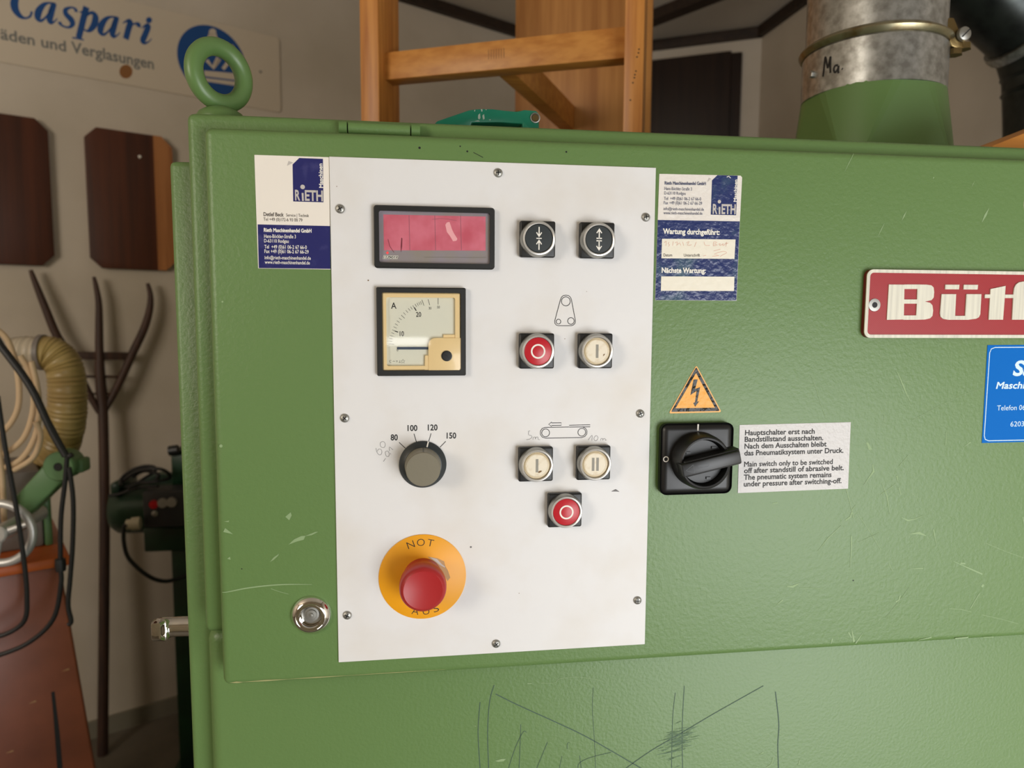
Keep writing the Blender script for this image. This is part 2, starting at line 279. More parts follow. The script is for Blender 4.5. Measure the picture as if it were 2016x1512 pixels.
door = MB().box(-95, XR-25, 1.5, 24, 1166.5, 1620, 6.5, 5)
DY = 1.3
for pts in ([(283, 340), (312, 286), (424, 372)], [(300, 190), (368, 180), (360, 202)], [(340, 720), (380, 692), (390, 735)], [(1165, 125), (1240, 62), (1255, 105), (1220, 175)], [(945, 768), (1000, 700), (1075, 650), (1060, 680), (1000, 735)], [(1210, 520), (1290, 445), (1390, 398), (1450, 395), (1425, 450), (1330, 475)], [(1440, 400), (1590, 340), (1632, 338), (1540, 385)]): door.ppoly(pts, DL, DY, 1)
door.pstroke([(270, 1196), (350, 1190), (600, 1140), (900, 1102), (1200, 1084), (1540, 1086)], [.3, .8, 1.1, 1.1, .9, .3], DL, DY, 1, sm=5)
door.pstroke([(960, 1145), (1090, 1190), (1210, 1222)], .4, DL, DY, 1)
for pts, wd in (([(345, 100), (372, 170), (392, 240), (418, 310)], .35), ([(772, 80), (800, 145), (820, 195), (842, 238)], [.6, 1.4, .9, .3]), ([(800, 132), (830, 126)], .4), ([(708, 288), (708, 330)], .5), ([(850, 320), (960, 260), (1100, 195), (1200, 160)], .3), ([(1015, 380), (1013, 445)], .7), ([(1105, 452), (1136, 430)], [.4, 1.4]),
                ([(778, 552), (830, 492)], .5), ([(606, 642), (655, 575), (650, 540)], [.3, 2.0, .8]), ([(770, 596), (776, 630)], [1.6, .3]), ([(695, 630), (722, 700), (735, 790)], [.4, 1.2, .4]), ([(690, 690), (765, 636)], .5), ([(780, 655), (790, 690)], .9), ([(518, 660), (540, 740), (556, 808)], .7), ([(516, 818), (540, 800), (552, 760), (565, 742)], [1.4, 1.6, .8, .3]), ([(378, 970), (430, 905), (495, 842)], [.4, 1.0, .4]),
                ([(545, 895), (544, 970), (538, 1052)], [1.4, 1.0, .3]), ([(578, 788), (640, 880), (692, 966)], .5), ([(730, 1030), (750, 1070)], .6), ([(580, 926), (680, 880)], .3), ([(793, 803), (825, 818), (858, 812), (905, 792)], [.4, 1.8, .9, .3]), ([(830, 885), (880, 880), (916, 894)], [.3, 2.6, .4]), ([(952, 862), (968, 946)], [1.4, .4]), ([(835, 1058), (900, 1055)], [.4, 1.2]), ([(1050, 1020), (1105, 1045), (1195, 1085)], [.4, .9, 1.4]), ([(1085, 1030), (1110, 1032)], 1.6),
                ([(1192, 1148), (1200, 1136)], 2.4), ([(1180, 1180), (1135, 1255)], .8), ([(1030, 1255), (1085, 1258), (1140, 1272)], .5), ([(225, 1145), (255, 1146), (286, 1130)], [.8, 2.4, .6]), ([(290, 1152), (345, 1152), (405, 1154)], .4), ([(176, 1236), (205, 1212)], [.5, 1.6]), ([(764, 1222), (780, 1214), (787, 1190)], 1.4), ([(715, 1300), (770, 1232), (832, 1150)], .3), ([(545, 1355), (558, 1420)], [.5, 2.2]), ([(530, 1372), (545, 1400)], 1.2), ([(566, 1428), (606, 1370)], [1.4, .3]), ([(444, 1430), (451, 1404)], [.6, 1.6]),
                ([(878, 1412), (942, 1398)], [.4, 1.4]), ([(1210, 930), (1300, 968), (1400, 1004)], .35), ([(1395, 800), (1402, 840)], .9), ([(1190, 1285), (1290, 1308), (1370, 1330)], .4), ([(1060, 1404), (1125, 1398)], 1.2), ([(1200, 1398), (1250, 1396)], .6), ([(155, 731), (178, 731)], [.5, 1.2])): door.pstroke(pts, wd, DR, DY, 1)
for pts in ([(618, 430), (628, 432), (648, 466), (630, 468)],): door.ppoly(pts, DR, DY, 1)
for u, v, L, wd in ((1838, 350, 3, 1.2), (1940, 424, 24, 2.2), (1780, 425, 16, 1.2), (1735, 452, 22, .8), (1672, 320, 30, .6), (1916, 362, 10, .5)): door.stroke([at(u+L*.3, v-L*.6, DY), at(u, v, DY), at(u-L*.3, v+L*.6, DY)], [.2, wd, .2], mi=1)
for u, v, r in ((438, 594, .8), (435, 878, 1.4), (1115, 299, .8), (826, 291, 1.0), (906, 288, .6), (920, 298, .8), (476, 1120, .5), (1680, 1143, .7)): door.disc(at(u, v, DY), r, 2 if v > 1100 or v < 300 else 1, 7)
door.stroke([at(932, 300, DY), at(951, 310, DY)], .5, mi=2)
# bright highlight painted along the lower edge of the door
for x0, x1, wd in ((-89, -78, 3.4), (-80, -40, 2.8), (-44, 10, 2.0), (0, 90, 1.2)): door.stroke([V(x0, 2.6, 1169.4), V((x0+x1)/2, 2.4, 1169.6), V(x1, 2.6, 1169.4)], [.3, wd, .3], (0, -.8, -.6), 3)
front_door = door.build('front_door', [G, SCR, DARK, GHI], sander)
# hinge on the top of the door
hg = sub('door_hinge', sander, (39, 20, 1626))
hz = 1627.0
MB().tube([V(6.5, 19, hz), V(12.8, 19, hz)], 5.6, 24).build('hinge_knuckle', GS, hg)
MB().tube([V(13.8, 19, hz), V(63.5, 19, hz-.3)], 5.2, 24).build('hinge_barrel', G, hg)
MB().tube([V(64.5, 19, hz), V(71.5, 19, hz)], 5.6, 24).build('hinge_knuckle', GS, hg)
# lock
lc = at(612, 1212, 0); lk = sub('door_lock', sander, (lc.x, 1.5, lc.z))
MB().lathe([(16.4, 0), (16.4, 1.0), (15.4, 2.8), (12.4, 5.0), (11.9, 5.2), (11.4, 4.9)], (lc.x, 1.5, lc.z), cap=1).lathe([(11.4, 4.9), (11.0, 5.6), (9.3, 5.6), (8.9, 5.1), (8.7, .5)], (lc.x, 1.5, lc.z), cap=0).build('lock_rosette', CHROME, lk)
MB().lathe([(8.8, .4), (6.4, .6), (6.0, 2.6), (4.4, 2.8), (4.0, 4.0), (1.8, 4.2), (1.4, 5.2), (0, 5.4)], (lc.x+.9, 1.5, lc.z+1.6), cap=0).build('lock_core', STEEL, lk)
# side handle
hp = [at(384, 1233, 82), at(360, 1233, 82), at(340, 1234, 82), at(328, 1236, 81), at(319, 1239, 79), at(312, 1242, 75), at(307, 1244, 69.5)]
par = [V(9, 9, 0), V(9, 9, 0), V(9, 9, 0), V(9.8, 9.8, .1), V(9.4, 10.6, .5), V(6.4, 9.6, .9), V(4.2, 8.0, 1)]
hp = smooth(hp, 5); par = smooth(par, 5); nh = len(hp); mb = MB(); rows = []
for i in range(nh):
    p = hp[i]; rw, rh, sq = par[i]; t = (hp[min(i+1, nh-1)]-hp[max(i-1, 0)]).normalized(); side = V(t.y, -t.x, 0).normalized(); e = 1-.72*min(max(sq, 0), 1)
    for k in range(32):
        a = 2*PI*k/32; c, s_ = math.cos(a), math.sin(a); rows.append(p+side*(math.copysign(abs(c)**e, c)*rw)+V(0, 0, math.copysign(abs(s_)**e, s_)*rh))
tip = hp[-1]; base = (nh-1)*32
rows += [tip+(q-tip)*.82+V(-.25, -.3, 0) for q in rows[base:base+32]]
mb.add(rows, [(i*32+k, i*32+(k+1) % 32, (i+1)*32+(k+1) % 32, (i+1)*32+k) for i in range(nh) for k in range(32)]+[tuple(nh*32+k for k in range(32)), tuple(range(31, -1, -1))])
mb.build('side_handle', CHROME, sander, ang=40)
# lifting eye
ec = at(432, 148, 58); eye = sub('lifting_eye', sander, (ec.x, 58, 1635))
mb = MB(); vs = []; fs = []; n1, n2 = 56, 20; ca, sa = math.cos(.78), math.sin(.78)
for i in range(n1):
    t = 2*PI*i/n1; R = 22.6; r_ = 7.5
    for k in range(n2):
        q = 2*PI*k/n2; rad = R+r_*math.cos(q); x, y, z = rad*math.cos(t), r_*math.sin(q), rad*math.sin(t); vs.append(V(ec.x+x*ca-y*sa, 58+x*sa+y*ca, ec.z+z))
fs = [(i*n2+k, i*n2+(k+1) % n2, ((i+1) % n1)*n2+(k+1) % n2, ((i+1) % n1)*n2+k) for i in range(n1) for k in range(n2)]
mb.add(vs, fs).build('eye_ring', GS, eye)
MB().lathe([(19.5, 0), (20, 1), (19.6, 6), (17.5, 9.5), (12, 13), (6, 15), (0, 16)], (ec.x, 58, 1635), (0, 0, 1), 36).build('eye_collar', GS, eye)

# rotary main switch
pc = at(1371, 901, -6); ms = sub('main_switch', sander, (310, 1.5, 1351), 'black square rotary main switch with white marks and pointer lever')
mb = MB().box(276.5, 342.8, -6.5, 1.4, 1320, 1383.2, 6.5, 5)
mb.stroke([at(*SW(511, 676), -6.7), at(*SW(508, 745), -6.7)], 1.3, mi=1)
oc = at(*SW(168, 1048), -6.7); mb.ring((oc.x, -6.7, oc.z), 2.15, .9, 1, 24)
mb.build('back_plate', [BLK2, WHT], ms)
kc = at(*SW(540, 1065), -13)
MB().lathe([(24.5, -4), (24, 8), (22.6, 14), (21.6, 14.6), (20.2, 14.2), (19.6, 8), (19.2, 5)], (kc.x, -9, kc.z), seg=64, cap=1).build('rotary_ring', BLK2, ms)
mb = MB().lathe([(19.4, 4), (19.4, 6), (18.6, 7.2), (0, 7.2)], (kc.x, -9, kc.z), seg=48)
for t in (.9, 2.6, -1.2): mb.box(kc.x-2, kc.x+2, -17.4, -14, kc.z-1, kc.z+1, 0, M=Matrix.Translation(V(15.5*math.cos(t), 0, 15.5*math.sin(t))))
mb.build('rotary_core', BLK, ms)
l0 = at(*SW(345, 1178), -30); l1 = at(*SW(968, 1022), -30); d = (l1-l0).normalized(); L = (l1-l0).length; M = Matrix.Translation(l0) @ Matrix.Rotation(-math.atan2(d.z, d.x), 4, 'Y')
mb = MB().box(0, L, 0, 15, -5.5, 5.5, 1.2, 2, M=M).box(4, L+1, 2.4, 16, -7, 7, 1.5, 2, M=M)
mb.stroke([M @ V(3, -.15, 0), M @ V(10, -.15, 3.4), M @ V(10, -.15, -3.4)], .5, mi=1, closed=True); mb.stroke([M @ V(14, -.15, 1.2), M @ V(23, -.15, 1.2), M @ V(23, -.15, -1.2), M @ V(14, -.15, -1.2)], .4, mi=1, closed=True)
mb.build('switch_lever', [BLK2, DKG], ms)

# name plate with raised lettering (the plate runs on past the frame)
npl = sub('name_plate', sander, (600, 1.5, 1487), 'red metal maker plate with raised pale letters and border')
def rr(x0, x1, z0, z1, r, y, n=6):
    out = []
    for cx, cz, a in ((x1-r, z1-r, 0), (x0+r, z1-r, PI/2), (x0+r, z0+r, PI), (x1-r, z0+r, 1.5*PI)):
        for k in range(n+1): t = a+PI/2*k/n; out.append(V(cx+r*math.cos(t), y, cz+r*math.sin(t)))
    return out
X0, X1, Z0, Z1 = 463.2, 760.0, 1457.4, 1518.0
MB().prism(rr(X0, X1, Z0, Z1, 6, -2.6), V(0, 4, 0)).build('plate_base', PLE, npl)
MB().poly(rr(X0+.6, X1-.6, Z0+.6, Z1-.6, 5.5, -2.75)).build('plate_field', PLR, npl)
mb = MB(); o_ = rr(X0, X1, Z0, Z1, 6, -3.6); i_ = rr(X0+2.9, X1-2.9, Z0+2.9, Z1-2.9, 3.4, -3.6); n = len(o_)
ob = [p+V(0, 1, 0) for p in o_]; ib = [p+V(0, 1, 0) for p in i_]
mb.add(o_+i_+ob+ib, [(k, (k+1) % n, n+(k+1) % n, n+k) for k in range(n)]+[(k, 2*n+k, 2*n+(k+1) % n, (k+1) % n) for k in range(n)]+[(n+k, n+(k+1) % n, 3*n+(k+1) % n, 3*n+k) for k in range(n)])
mb.build('raised_border', PLA, npl)
NY = -3.6
def raised(mb, shape):
    global NY
    NY -= .012; mb.prism([at(*NP(*p), NY) for p in shape], V(0, 1.0, 0))
def arc(cx, cy, rx, ry, a0, a1, n=8): return [(cx+rx*math.cos(math.radians(a0+(a1-a0)*k/n)), cy+ry*math.sin(math.radians(a0+(a1-a0)*k/n))) for k in range(n+1)]
mb = MB()
raised(mb, [(468, 350), (645, 352), (637, 752), (444, 755)])                                # B: stem, bars, bowls
raised(mb, [(645, 350), (800, 350), (797, 402), (645, 402)]); raised(mb, [(641, 522), (885, 522), (882, 570), (640, 570)]); raised(mb, [(637, 705), (780, 705), (780, 755), (636, 755)])
raised(mb, [(797, 350), (900, 352), (955, 360), (980, 385), (986, 440), (980, 500), (955, 530), (880, 546), (790, 546)])
raised(mb, [(790, 546), (880, 546), (940, 560), (966, 590), (974, 650), (966, 710), (940, 738), (880, 752), (778, 755)])
mb.build('raised_letter', PLA, npl)
mb = MB()
raised(mb, [(1115, 352), (1276, 353), (1270, 406), (1112, 405)]); raised(mb, [(1327, 353), (1490, 354), (1484, 408), (1324, 407)])
raised(mb, [(1072, 461), (1238, 461), (1226, 712), (1224, 755), (1150, 755), (1090, 745), (1060, 720), (1054, 680)])
raised(mb, [(1358, 461), (1528, 461), (1515, 690), (1500, 725), (1470, 742), (1380, 755), (1224, 755), (1226, 710), (1342, 710)])
mb.build('raised_letter', PLA, npl)
mb = MB(); raised(mb, [(1634, 402), (1806, 366), (1776, 754), (1612, 754)]); raised(mb, [(1570, 464), (1640, 464), (1636, 506), (1567, 506)]); raised(mb, [(1796, 466), (1910, 466), (1908, 506), (1794, 506)])
mb.build('raised_letter', PLA, npl)
mb = MB(); raised(mb, [(1880, 754), (1898, 440), (1906, 390), (1926, 350), (1960, 325), (2016, 314), (2120, 314), (2118, 360), (2080, 366), (2070, 400), (2066, 460), (2056, 754)]); raised(mb, [(2064, 466), (2120, 466), (2118, 506), (2062, 506)])
mb.build('raised_letter', PLA, npl)
rc = at(*NP(302, 585), -3.2); MB().lathe([(6.2/2*1.9, 0), (5.6, .6), (3.4, .8)], (rc.x, -2.7, rc.z), seg=28, mi=0).lathe([(2.6, .85), (0, .86)], (rc.x, -2.7, rc.z), seg=20, mi=1).build('plate_rivet', [STEEL, DARK], npl)

# suction hood on the machine roof: square at the bottom, round at the top
HX, HY = 661.0, 300.0; ZC0 = at(1745, 153, HY-86).z; ZR = at(1745, 44, HY-86).z
mb = MB(); N = 48; R = 84.5; B_ = 74
top = [V(HX+R*math.cos(2*PI*k/N), HY+R*math.sin(2*PI*k/N), ZC0+12) for k in range(N)]
corners = [V(HX+B_, HY+B_, 1635), V(HX-B_, HY+B_, 1635), V(HX-B_, HY-B_, 1635), V(HX+B_, HY-B_, 1635)]
fs = []
for q in range(4):
    for k in range(q*12, q*12+12): fs.append((k, N+q, (k+1) % N))
    fs.append((((q+1)*12) % N, N+q, N+(q+1) % 4))
mb.add(top+corners, [f[::-1] for f in fs]).build('suction_hood', GS, sander, ang=8)

# ------------------------------------------------------------------ control panel
cp = thing('control_panel', 'white metal control panel with meters, push buttons, dial and emergency stop', 'control panel', (134, 1.5, 1391))
mb = MB().box(0, 268.2, 0, 1.45, 1182.8, 1600, .25, 1)
PY = -.12; PT = .55
# belt pictogram
def pc3(c, x, y): p = at(*c(x, y), PY); return (p.x, PY, p.z)
for (x, y, r) in ((958, 280, 76), (836, 615, 40), (1042, 604, 56)): mb.ring(pc3(B2, x, y), r*.11905/2.41, PT, 1)
mb.pstroke([(868, 255), (885, 212), (915, 184), (958, 177), (1002, 184), (1034, 212), (1050, 250), (1084, 430), (1117, 605), (1108, 645), (1080, 672), (1050, 682), (835, 682), (800, 672), (778, 645), (774, 605), (820, 430)], PT, B2, PY, 1, closed=True)
# conveyor pictogram
for (x, y) in ((468, 266), (916, 258)): mb.ring(pc3(B3, x, y), 51*.15873/2.41, PT, 1)
mb.pstroke([(757, 194), (460, 198), (425, 212), (403, 245), (403, 285), (425, 318), (465, 332), (915, 324), (955, 310), (978, 280), (980, 240), (962, 210), (930, 194)], PT, B3, PY, 1)
mb.pstroke([(760, 172), (1019, 166), (1018, 191), (760, 195)], PT, B3, PY, 1, closed=True)
mb.pstroke([(505, 160), (543, 132), (543, 143), (662, 141), (662, 172), (543, 174), (543, 186)], PT, B3, PY, 1, closed=True)
# pencil notes
for c, st in ((B3, [[(275, 240), (250, 248)], [(258, 250), (256, 290), (290, 300), (296, 322), (270, 342), (228, 350)], [(310, 350), (316, 322), (338, 318), (340, 345), (348, 322), (372, 318), (374, 345), (396, 350)], [(995, 356), (1045, 295), (1040, 362)], [(1090, 300), (1068, 330), (1076, 360), (1100, 360), (1118, 330), (1108, 305), (1090, 300)], [(1150, 362), (1156, 338), (1176, 338), (1176, 360), (1186, 338), (1206, 338), (1206, 358), (1224, 352)]]),
              (KN, [[(185, 570), (200, 640), (240, 690), (280, 680), (292, 630), (270, 590), (230, 592), (210, 630)], [(300, 450), (262, 480), (270, 540), (310, 562), (345, 545), (352, 490), (325, 455), (298, 452)], [(320, 812), (358, 755)], [(375, 625), (352, 650), (372, 715), (410, 720), (425, 680), (405, 630), (378, 622)], [(440, 660), (452, 684)], [(430, 620), (428, 550), (492, 604)]])):
    for pts in st: mb.pstroke(pts, .32, c, PY, 2, sm=3)
# speed dial figures and ticks
for body, a_, b_ in (('80', (450, 428), (578, 428)), ('100', (755, 260), (932, 258)), ('120', (1120, 250), (1296, 248)), ('150', (1460, 396), (1632, 394))): mb.ptext(body, KN, a_, b_, 102, PY, 1, .022)
for a_, b_ in (((602, 466), (715, 572)), ((870, 310), (914, 458)), ((1180, 305), (1136, 450)), ((1444, 448), (1338, 556))): mb.pstroke([a_, b_], .55, KN, PY, 1)
# specks and smudge
for u, v, r in ((663, 367, .35), (725, 552, .6), (1022, 1168, .35), (1112, 667, .35), (1155, 574, .3), (1142, 468, .25), (927, 1077, .9)): mb.disc(at(u, v, PY), r, 3 if v != 1077 else 2, 8)
mb.pstroke([(1285, 992), (1335, 978), (1380, 994)], [.3, 2.2, .3], B3, PY, 2)
mb.build('panel_plate', [PANEL, INK, PENL, STAIN], cp)
def screw(x, z, rot):
    mb = MB().lathe([(3.7, 0), (3.6, .8), (3.0, 1.5), (1.6, 2.0), (0, 2.1)], (x, 0, z), seg=24, mi=0)
    for t in (rot, rot+PI/2):
        dx, dz = 2.1*math.cos(t), 2.1*math.sin(t); mb.stroke([V(x-dx, -2.16, z-dz), V(x+dx, -2.16, z+dz)], .75, mi=1)
    return mb.build('screw', [STEEL, DARK], cp)
for u, v, r in ((669.5, 411, .5), (1272, 427.5, .2), (981, 340, .1), (678.5, 823.5, .8), (1261, 814.5, .4), (683.5, 1212, 1.1), (1255.5, 1182.5, .0), (977, 1268, .6)):
    p = at(u, v, -1); screw(p.x, p.z, r)

def frame_box(mb, o4, i4, y0, y1, yi):         # picture-frame bezel from outer and inner corner points (x, z)
    A = [V(x, y1, z) for x, z in o4]; Bk = [V(x, y0, z) for x, z in o4]; I = [V(x, y1, z) for x, z in i4]; Ik = [V(x, yi, z) for x, z in i4]
    mb.add(A+Bk+I+Ik, [f for k in range(4) for f in ((k, (k+1) % 4, 8+(k+1) % 4, 8+k)[::-1], (k, (k+1) % 4, 4+(k+1) % 4, 4+k), (8+k, 8+(k+1) % 4, 12+(k+1) % 4, 12+k)[::-1])])
def quad(c, pts, Y): return [(at(*c(*p), Y).x, at(*c(*p), Y).z) for p in pts]
def rect(c, x0, x1, y0, y1, Y):
    a_ = at(*c(x0, (y0+y1)/2), Y); b_ = at(*c(x1, (y0+y1)/2), Y); t = at(*c((x0+x1)/2, y0), Y); u = at(*c((x0+x1)/2, y1), Y); return a_.x, b_.x, u.z, t.z
def frame_rr(mb, o, i, ro, ri, y0, y1, yi, n=5):
    A = rr(*o, ro, y1, n); I = rr(*i, ri, y1, n); k_ = len(A); c1 = .9
    A2 = rr(o[0], o[1], o[2], o[3], ro, y1+c1, n); A1 = rr(o[0]+c1, o[1]-c1, o[2]+c1, o[3]-c1, max(ro-c1, .2), y1, n); Bk = [V(p.x, y0, p.z) for p in A2]; Ik = [V(p.x, yi, p.z) for p in I]
    L_ = [Bk, A2, A1, I, Ik]
    mb.add([p for q in L_ for p in q], [(j*k_+k, j*k_+(k+1) % k_, (j+1)*k_+(k+1) % k_, (j+1)*k_+k) for j in range(4) for k in range(k_)])
# digital display
o = rect(DS, 115, 1830, 115, 1000, -5); i = rect(DS, 190, 1760, 195, 925, -4)
dm = sub('digital_display', cp, ((o[0]+o[1])/2, 0, (o[2]+o[3])/2), 'black framed digital readout with faded pink window')
mb = MB(); frame_rr(mb, o, i, 2.6, 1.8, 0, -5, -2.2); mb.build('display_bezel', BLK, dm)
mb = MB().poly(rr(*i, 1.8, -2.4)); y_ = -2.55
mb.ppoly([(250, 232), (1700, 262), (1700, 745), (258, 740)], DS, y_, 1)
for x in (620, 985, 1350): mb.pstroke([(x-6, 245), (x+6, 740)], .45, DS, y_-.05, 5)
mb.ppoly([(1128, 378), (1150, 345), (1188, 338), (1222, 440), (1245, 490), (1300, 578), (1285, 605), (1238, 612), (1195, 540), (1150, 480)], DS, y_-.1, 2)
mb.ppoly([(505, 560), (520, 570), (516, 690), (500, 772), (495, 690)], DS, y_-.1, 3); mb.pstroke([(315, 580), (340, 680), (400, 770)], .4, DS, y_-.1, 3); mb.pstroke([(940, 302), (1060, 290), (1180, 300), (1290, 322)], .3, DS, y_-.1, 5)
mb.ppoly([(285, 775), (310, 752), (330, 775), (308, 800)], DS, y_-.1, 4)
mb.pstroke([(830, 838), (1705, 842)], .2, DS, y_-.1, 7)
mb.ppoly([(255, 812), (462, 816), (448, 864), (240, 860)], DS, y_-.1, 6); mb.ppoly([(260, 817), (455, 821), (443, 859), (248, 855)], DS, y_-.13, 8)
mb.ptext('BROSE', DS, (258, 852), (440, 855), 30, y_-.16, 6, .02, .2)
mb.build('display_window', [LILAC, PINK, PINKL, PLUM, LED, SEAM, WHT, GREY, DKG], dm)
MB().box(i[0]+.3, i[1]-.3, -3.4, -2.9, i[2]+.3, i[3]-.3).build('display_cover', GLASS, dm)
# ammeter
o = rect(AM, 155, 1420, 115, 1368, -5); i = rect(AM, 232, 1348, 188, 1292, -4.5)
am = sub('ammeter', cp, ((o[0]+o[1])/2, 0, (o[2]+o[3])/2), 'square black framed ampere meter with cream inner frame and quarter scale')
mb = MB(); frame_rr(mb, o, i, 1.2, 1.6, 0, -5, -3.0); mb.build('meter_bezel', BLK, am)
ii = rect(AM, 295, 1268, 258, 1225, -2.2)
mb = MB(); frame_rr(mb, (i[0]+.1, i[1]-.1, i[2]+.1, i[3]-.1), ii, 1.2, 1.6, -1, -4.0, -1.4)
mb.build('cream_frame', CREAM, am)
mb = MB().poly(rr(ii[0]-.3, ii[1]+.3, ii[2]-.3, ii[3]+.3, .5, -1.45)); y_ = -1.55
mb.ptext('A', AM, (360, 416), (436, 416), 86, y_, 1, .01); mb.ptext('10', AM, (482, 804), (542, 804), 68, y_, 1, .014); mb.ptext('20', AM, (714, 530), (786, 530), 66, y_, 1, .014); mb.ptext('30', AM, (893, 426), (930, 426), 36, y_, 1, .0); mb.ptext('50', AM, (1012, 412), (1050, 412), 36, y_, 1, .0); mb.ptext('0', AM, (440, 1018), (462, 1018), 34, y_, 1, .0)
for a_, b_, wd in (((332, 910), (398, 918), .3), ((332, 874), (378, 882), .3), ((335, 836), (382, 846), .3), ((348, 795), (390, 808), .3), ((362, 754), (404, 772), .3), ((376, 714), (420, 736), .3), ((412, 732), (460, 748), .75), ((395, 672), (440, 692), .3), ((416, 628), (456, 654), .3), ((441, 586), (480, 612), .3), ((470, 546), (508, 574), .3), ((503, 508), (552, 552), .35), ((535, 470), (566, 504), .3), ((568, 438), (598, 472), .3), ((602, 410), (630, 446), .3), ((636, 388), (660, 426), .3), ((668, 370), (690, 410), .3), ((688, 398), (716, 444), .8), ((698, 348), (722, 390), .3), ((728, 334), (746, 374), .3), ((754, 322), (770, 362), .3), ((776, 312), (792, 356), .3), ((796, 290), (826, 372), .35), ((884, 282), (908, 366), .35), ((1026, 266), (1026, 358), .35)): mb.pstroke([a_, b_], wd, AM, y_, 1)
mb.ring((lambda p: (p.x, y_, p.z))(at(*AM(352, 1162), y_)), .9, .25, 1, 16, .8, 5.4); mb.pstroke([(384, 1166), (394, 1156), (404, 1166), (414, 1156)], .25, AM, y_, 1); mb.pstroke([(432, 1156), (452, 1156)], .3, AM, y_, 1); mb.pstroke([(432, 1168), (452, 1168)], .3, AM, y_, 1); mb.pstroke([(466, 1178), (498, 1178)], .25, AM, y_, 1); mb.pstroke([(482, 1178), (482, 1148)], .25, AM, y_, 1)
sp = at(*AM(528, 1163), y_); mb.stroke([V(sp.x+(1.9 if k % 2 == 0 else .8)*math.sin(PI*k/5), y_, sp.z+(1.9 if k % 2 == 0 else .8)*math.cos(PI*k/5)) for k in range(10)], .22, mi=1, closed=True)
mb.build('dial_face', [DIAL, INK], am)
MB().prism([at(*AM(445, 958), -2.0), at(*AM(900, 958), -2.0), at(*AM(900, 994), -2.0), at(*AM(445, 994), -2.0)], V(0, .3, 0)).build('pointer', NEEDLE, am)
pts = [(1100, 783), (1345, 783), (1345, 830), (1100, 830)]
mb = MB().prism([at(*AM(*p), -3.3) for p in pts], V(0, 1.6, 0), .2, 1)
mb.prism([at(*AM(*p), -3.8) for p in ((840, 1078), (900, 1078), (900, 1288), (836, 1288))], V(0, 2.2, 0), .2, 1)
cov = [(1352, 830), (1352, 1292), (890, 1292), (888, 960), (892, 900), (915, 860), (960, 834), (1010, 830)]
mb.prism([at(*AM(*p), -4.4) for p in cov], V(0, 3, 0), .35, 2); mb.build('corner_cover', CREAM, am)
MB().box(i[0]+.2, i[1]-.2, -4.75, -4.5, i[2]+.2, i[3]-.2).build('glass_cover', GLASS, am)
ac = at(*AM(1148, 1086), -5); mb = MB().lathe([(4.4, -.4), (4.4, .2), (3.5, .3), (3.4, .9), (0, 1.0)], (ac.x, -4.7, ac.z), seg=28, mi=0); mb.stroke([V(ac.x-1.9, -5.8, ac.z+1.6), V(ac.x+1.9, -5.8, ac.z-1.6)], .5, mi=1); mb.build('zero_screw', [BLK, DARK], am)
# speed dial
kc = at(*KN(1030, 868), -2); kb = sub('speed_dial', cp, (kc.x, 0, kc.z), 'round speed dial with black skirt, white index line and grey cap')
mb = MB().lathe([(19.7, 0), (19.7, 1.6), (19.2, 2.2), (15.6, 5.4), (15.2, 5.6)], (kc.x, 0, kc.z), seg=72, mi=0)
a_ = at(*KN(1130, 452), -2.4); b_ = at(*KN(1106, 552), -5.8); mb.stroke([a_, b_], 1.1, (0, -.75, .6), 1); mb.build('dial_skirt', [DKG, WHT], kb)
mb = MB().lathe([(15.1, 5.0), (14.9, 6), (14.0, 20.4), (13.5, 21), (0, 21)], (kc.x, 0, kc.z), seg=72)
mb.stroke([V(kc.x+.2, -7, kc.z+15.0), V(kc.x+.2, -14, kc.z+14.6), V(kc.x+.2, -20, kc.z+14.2)], .5, (0, 0, 1), 1); mb.build('dial_cap', [GREY, DKG], kb)
# emergency stop
ecn = at(832.1, 1135.2, 0); es = sub('emergency_stop', cp, (ecn.x, 0, ecn.z), 'red mushroom emergency stop button on a round yellow legend disc')
mb = MB().lathe([(36.8, 0), (36.8, .7), (36.5, .9), (0, .9)], (ecn.x, 0, ecn.z), seg=96); y_ = -1.0
def around(mb, word, cx, cz, R, ang, up, h, y, mi):
    for ch, a in zip(word, ang):
        t = math.radians(a); c = V(cx+R*math.cos(t), y, cz+R*math.sin(t)); u = V(math.cos(t), 0, math.sin(t))*(1 if up else -1); e = V(u.z, 0, -u.x); wd = h*{'N': .95, 'O': 1.05, 'T': .85, 'A': .95, 'U': .9, 'S': .8}[ch]
        mb.text(ch, c-e*wd/2-u*h/2, c+e*wd/2-u*h/2, u*h, mi, -.012)
around(mb, 'NOT', ecn.x, ecn.z, 30.2, (109, 92.5, 77), True, 6.2, y_, 1); around(mb, 'AUS', ecn.x, ecn.z, 30.2, (258, 275, 291), False, 6.2, y_, 1)
mb.ppoly([(800, 498), (930, 520), (1015, 560), (1030, 620), (1065, 680), (1095, 770), (1060, 815), (950, 640)], ES, y_, 2)
mb.ppoly([(830, 505), (920, 530), (990, 600), (1030, 630), (1020, 640), (950, 600)], ES, y_-.03, 3); mb.build('legend_disc', [YEL, INK, CHIP, SILV], es)
MB().lathe([(16.4, .9), (16.6, 6), (17.2, 14), (17.4, 15.4), (19.0, 16.2), (19.3, 20), (19.0, 27), (17.9, 30), (15.8, 31.4), (15.4, 31.2), (0, 31.0)], (ecn.x, 0, ecn.z), seg=72).build('mushroom_head', MUSH, es, ang=60)
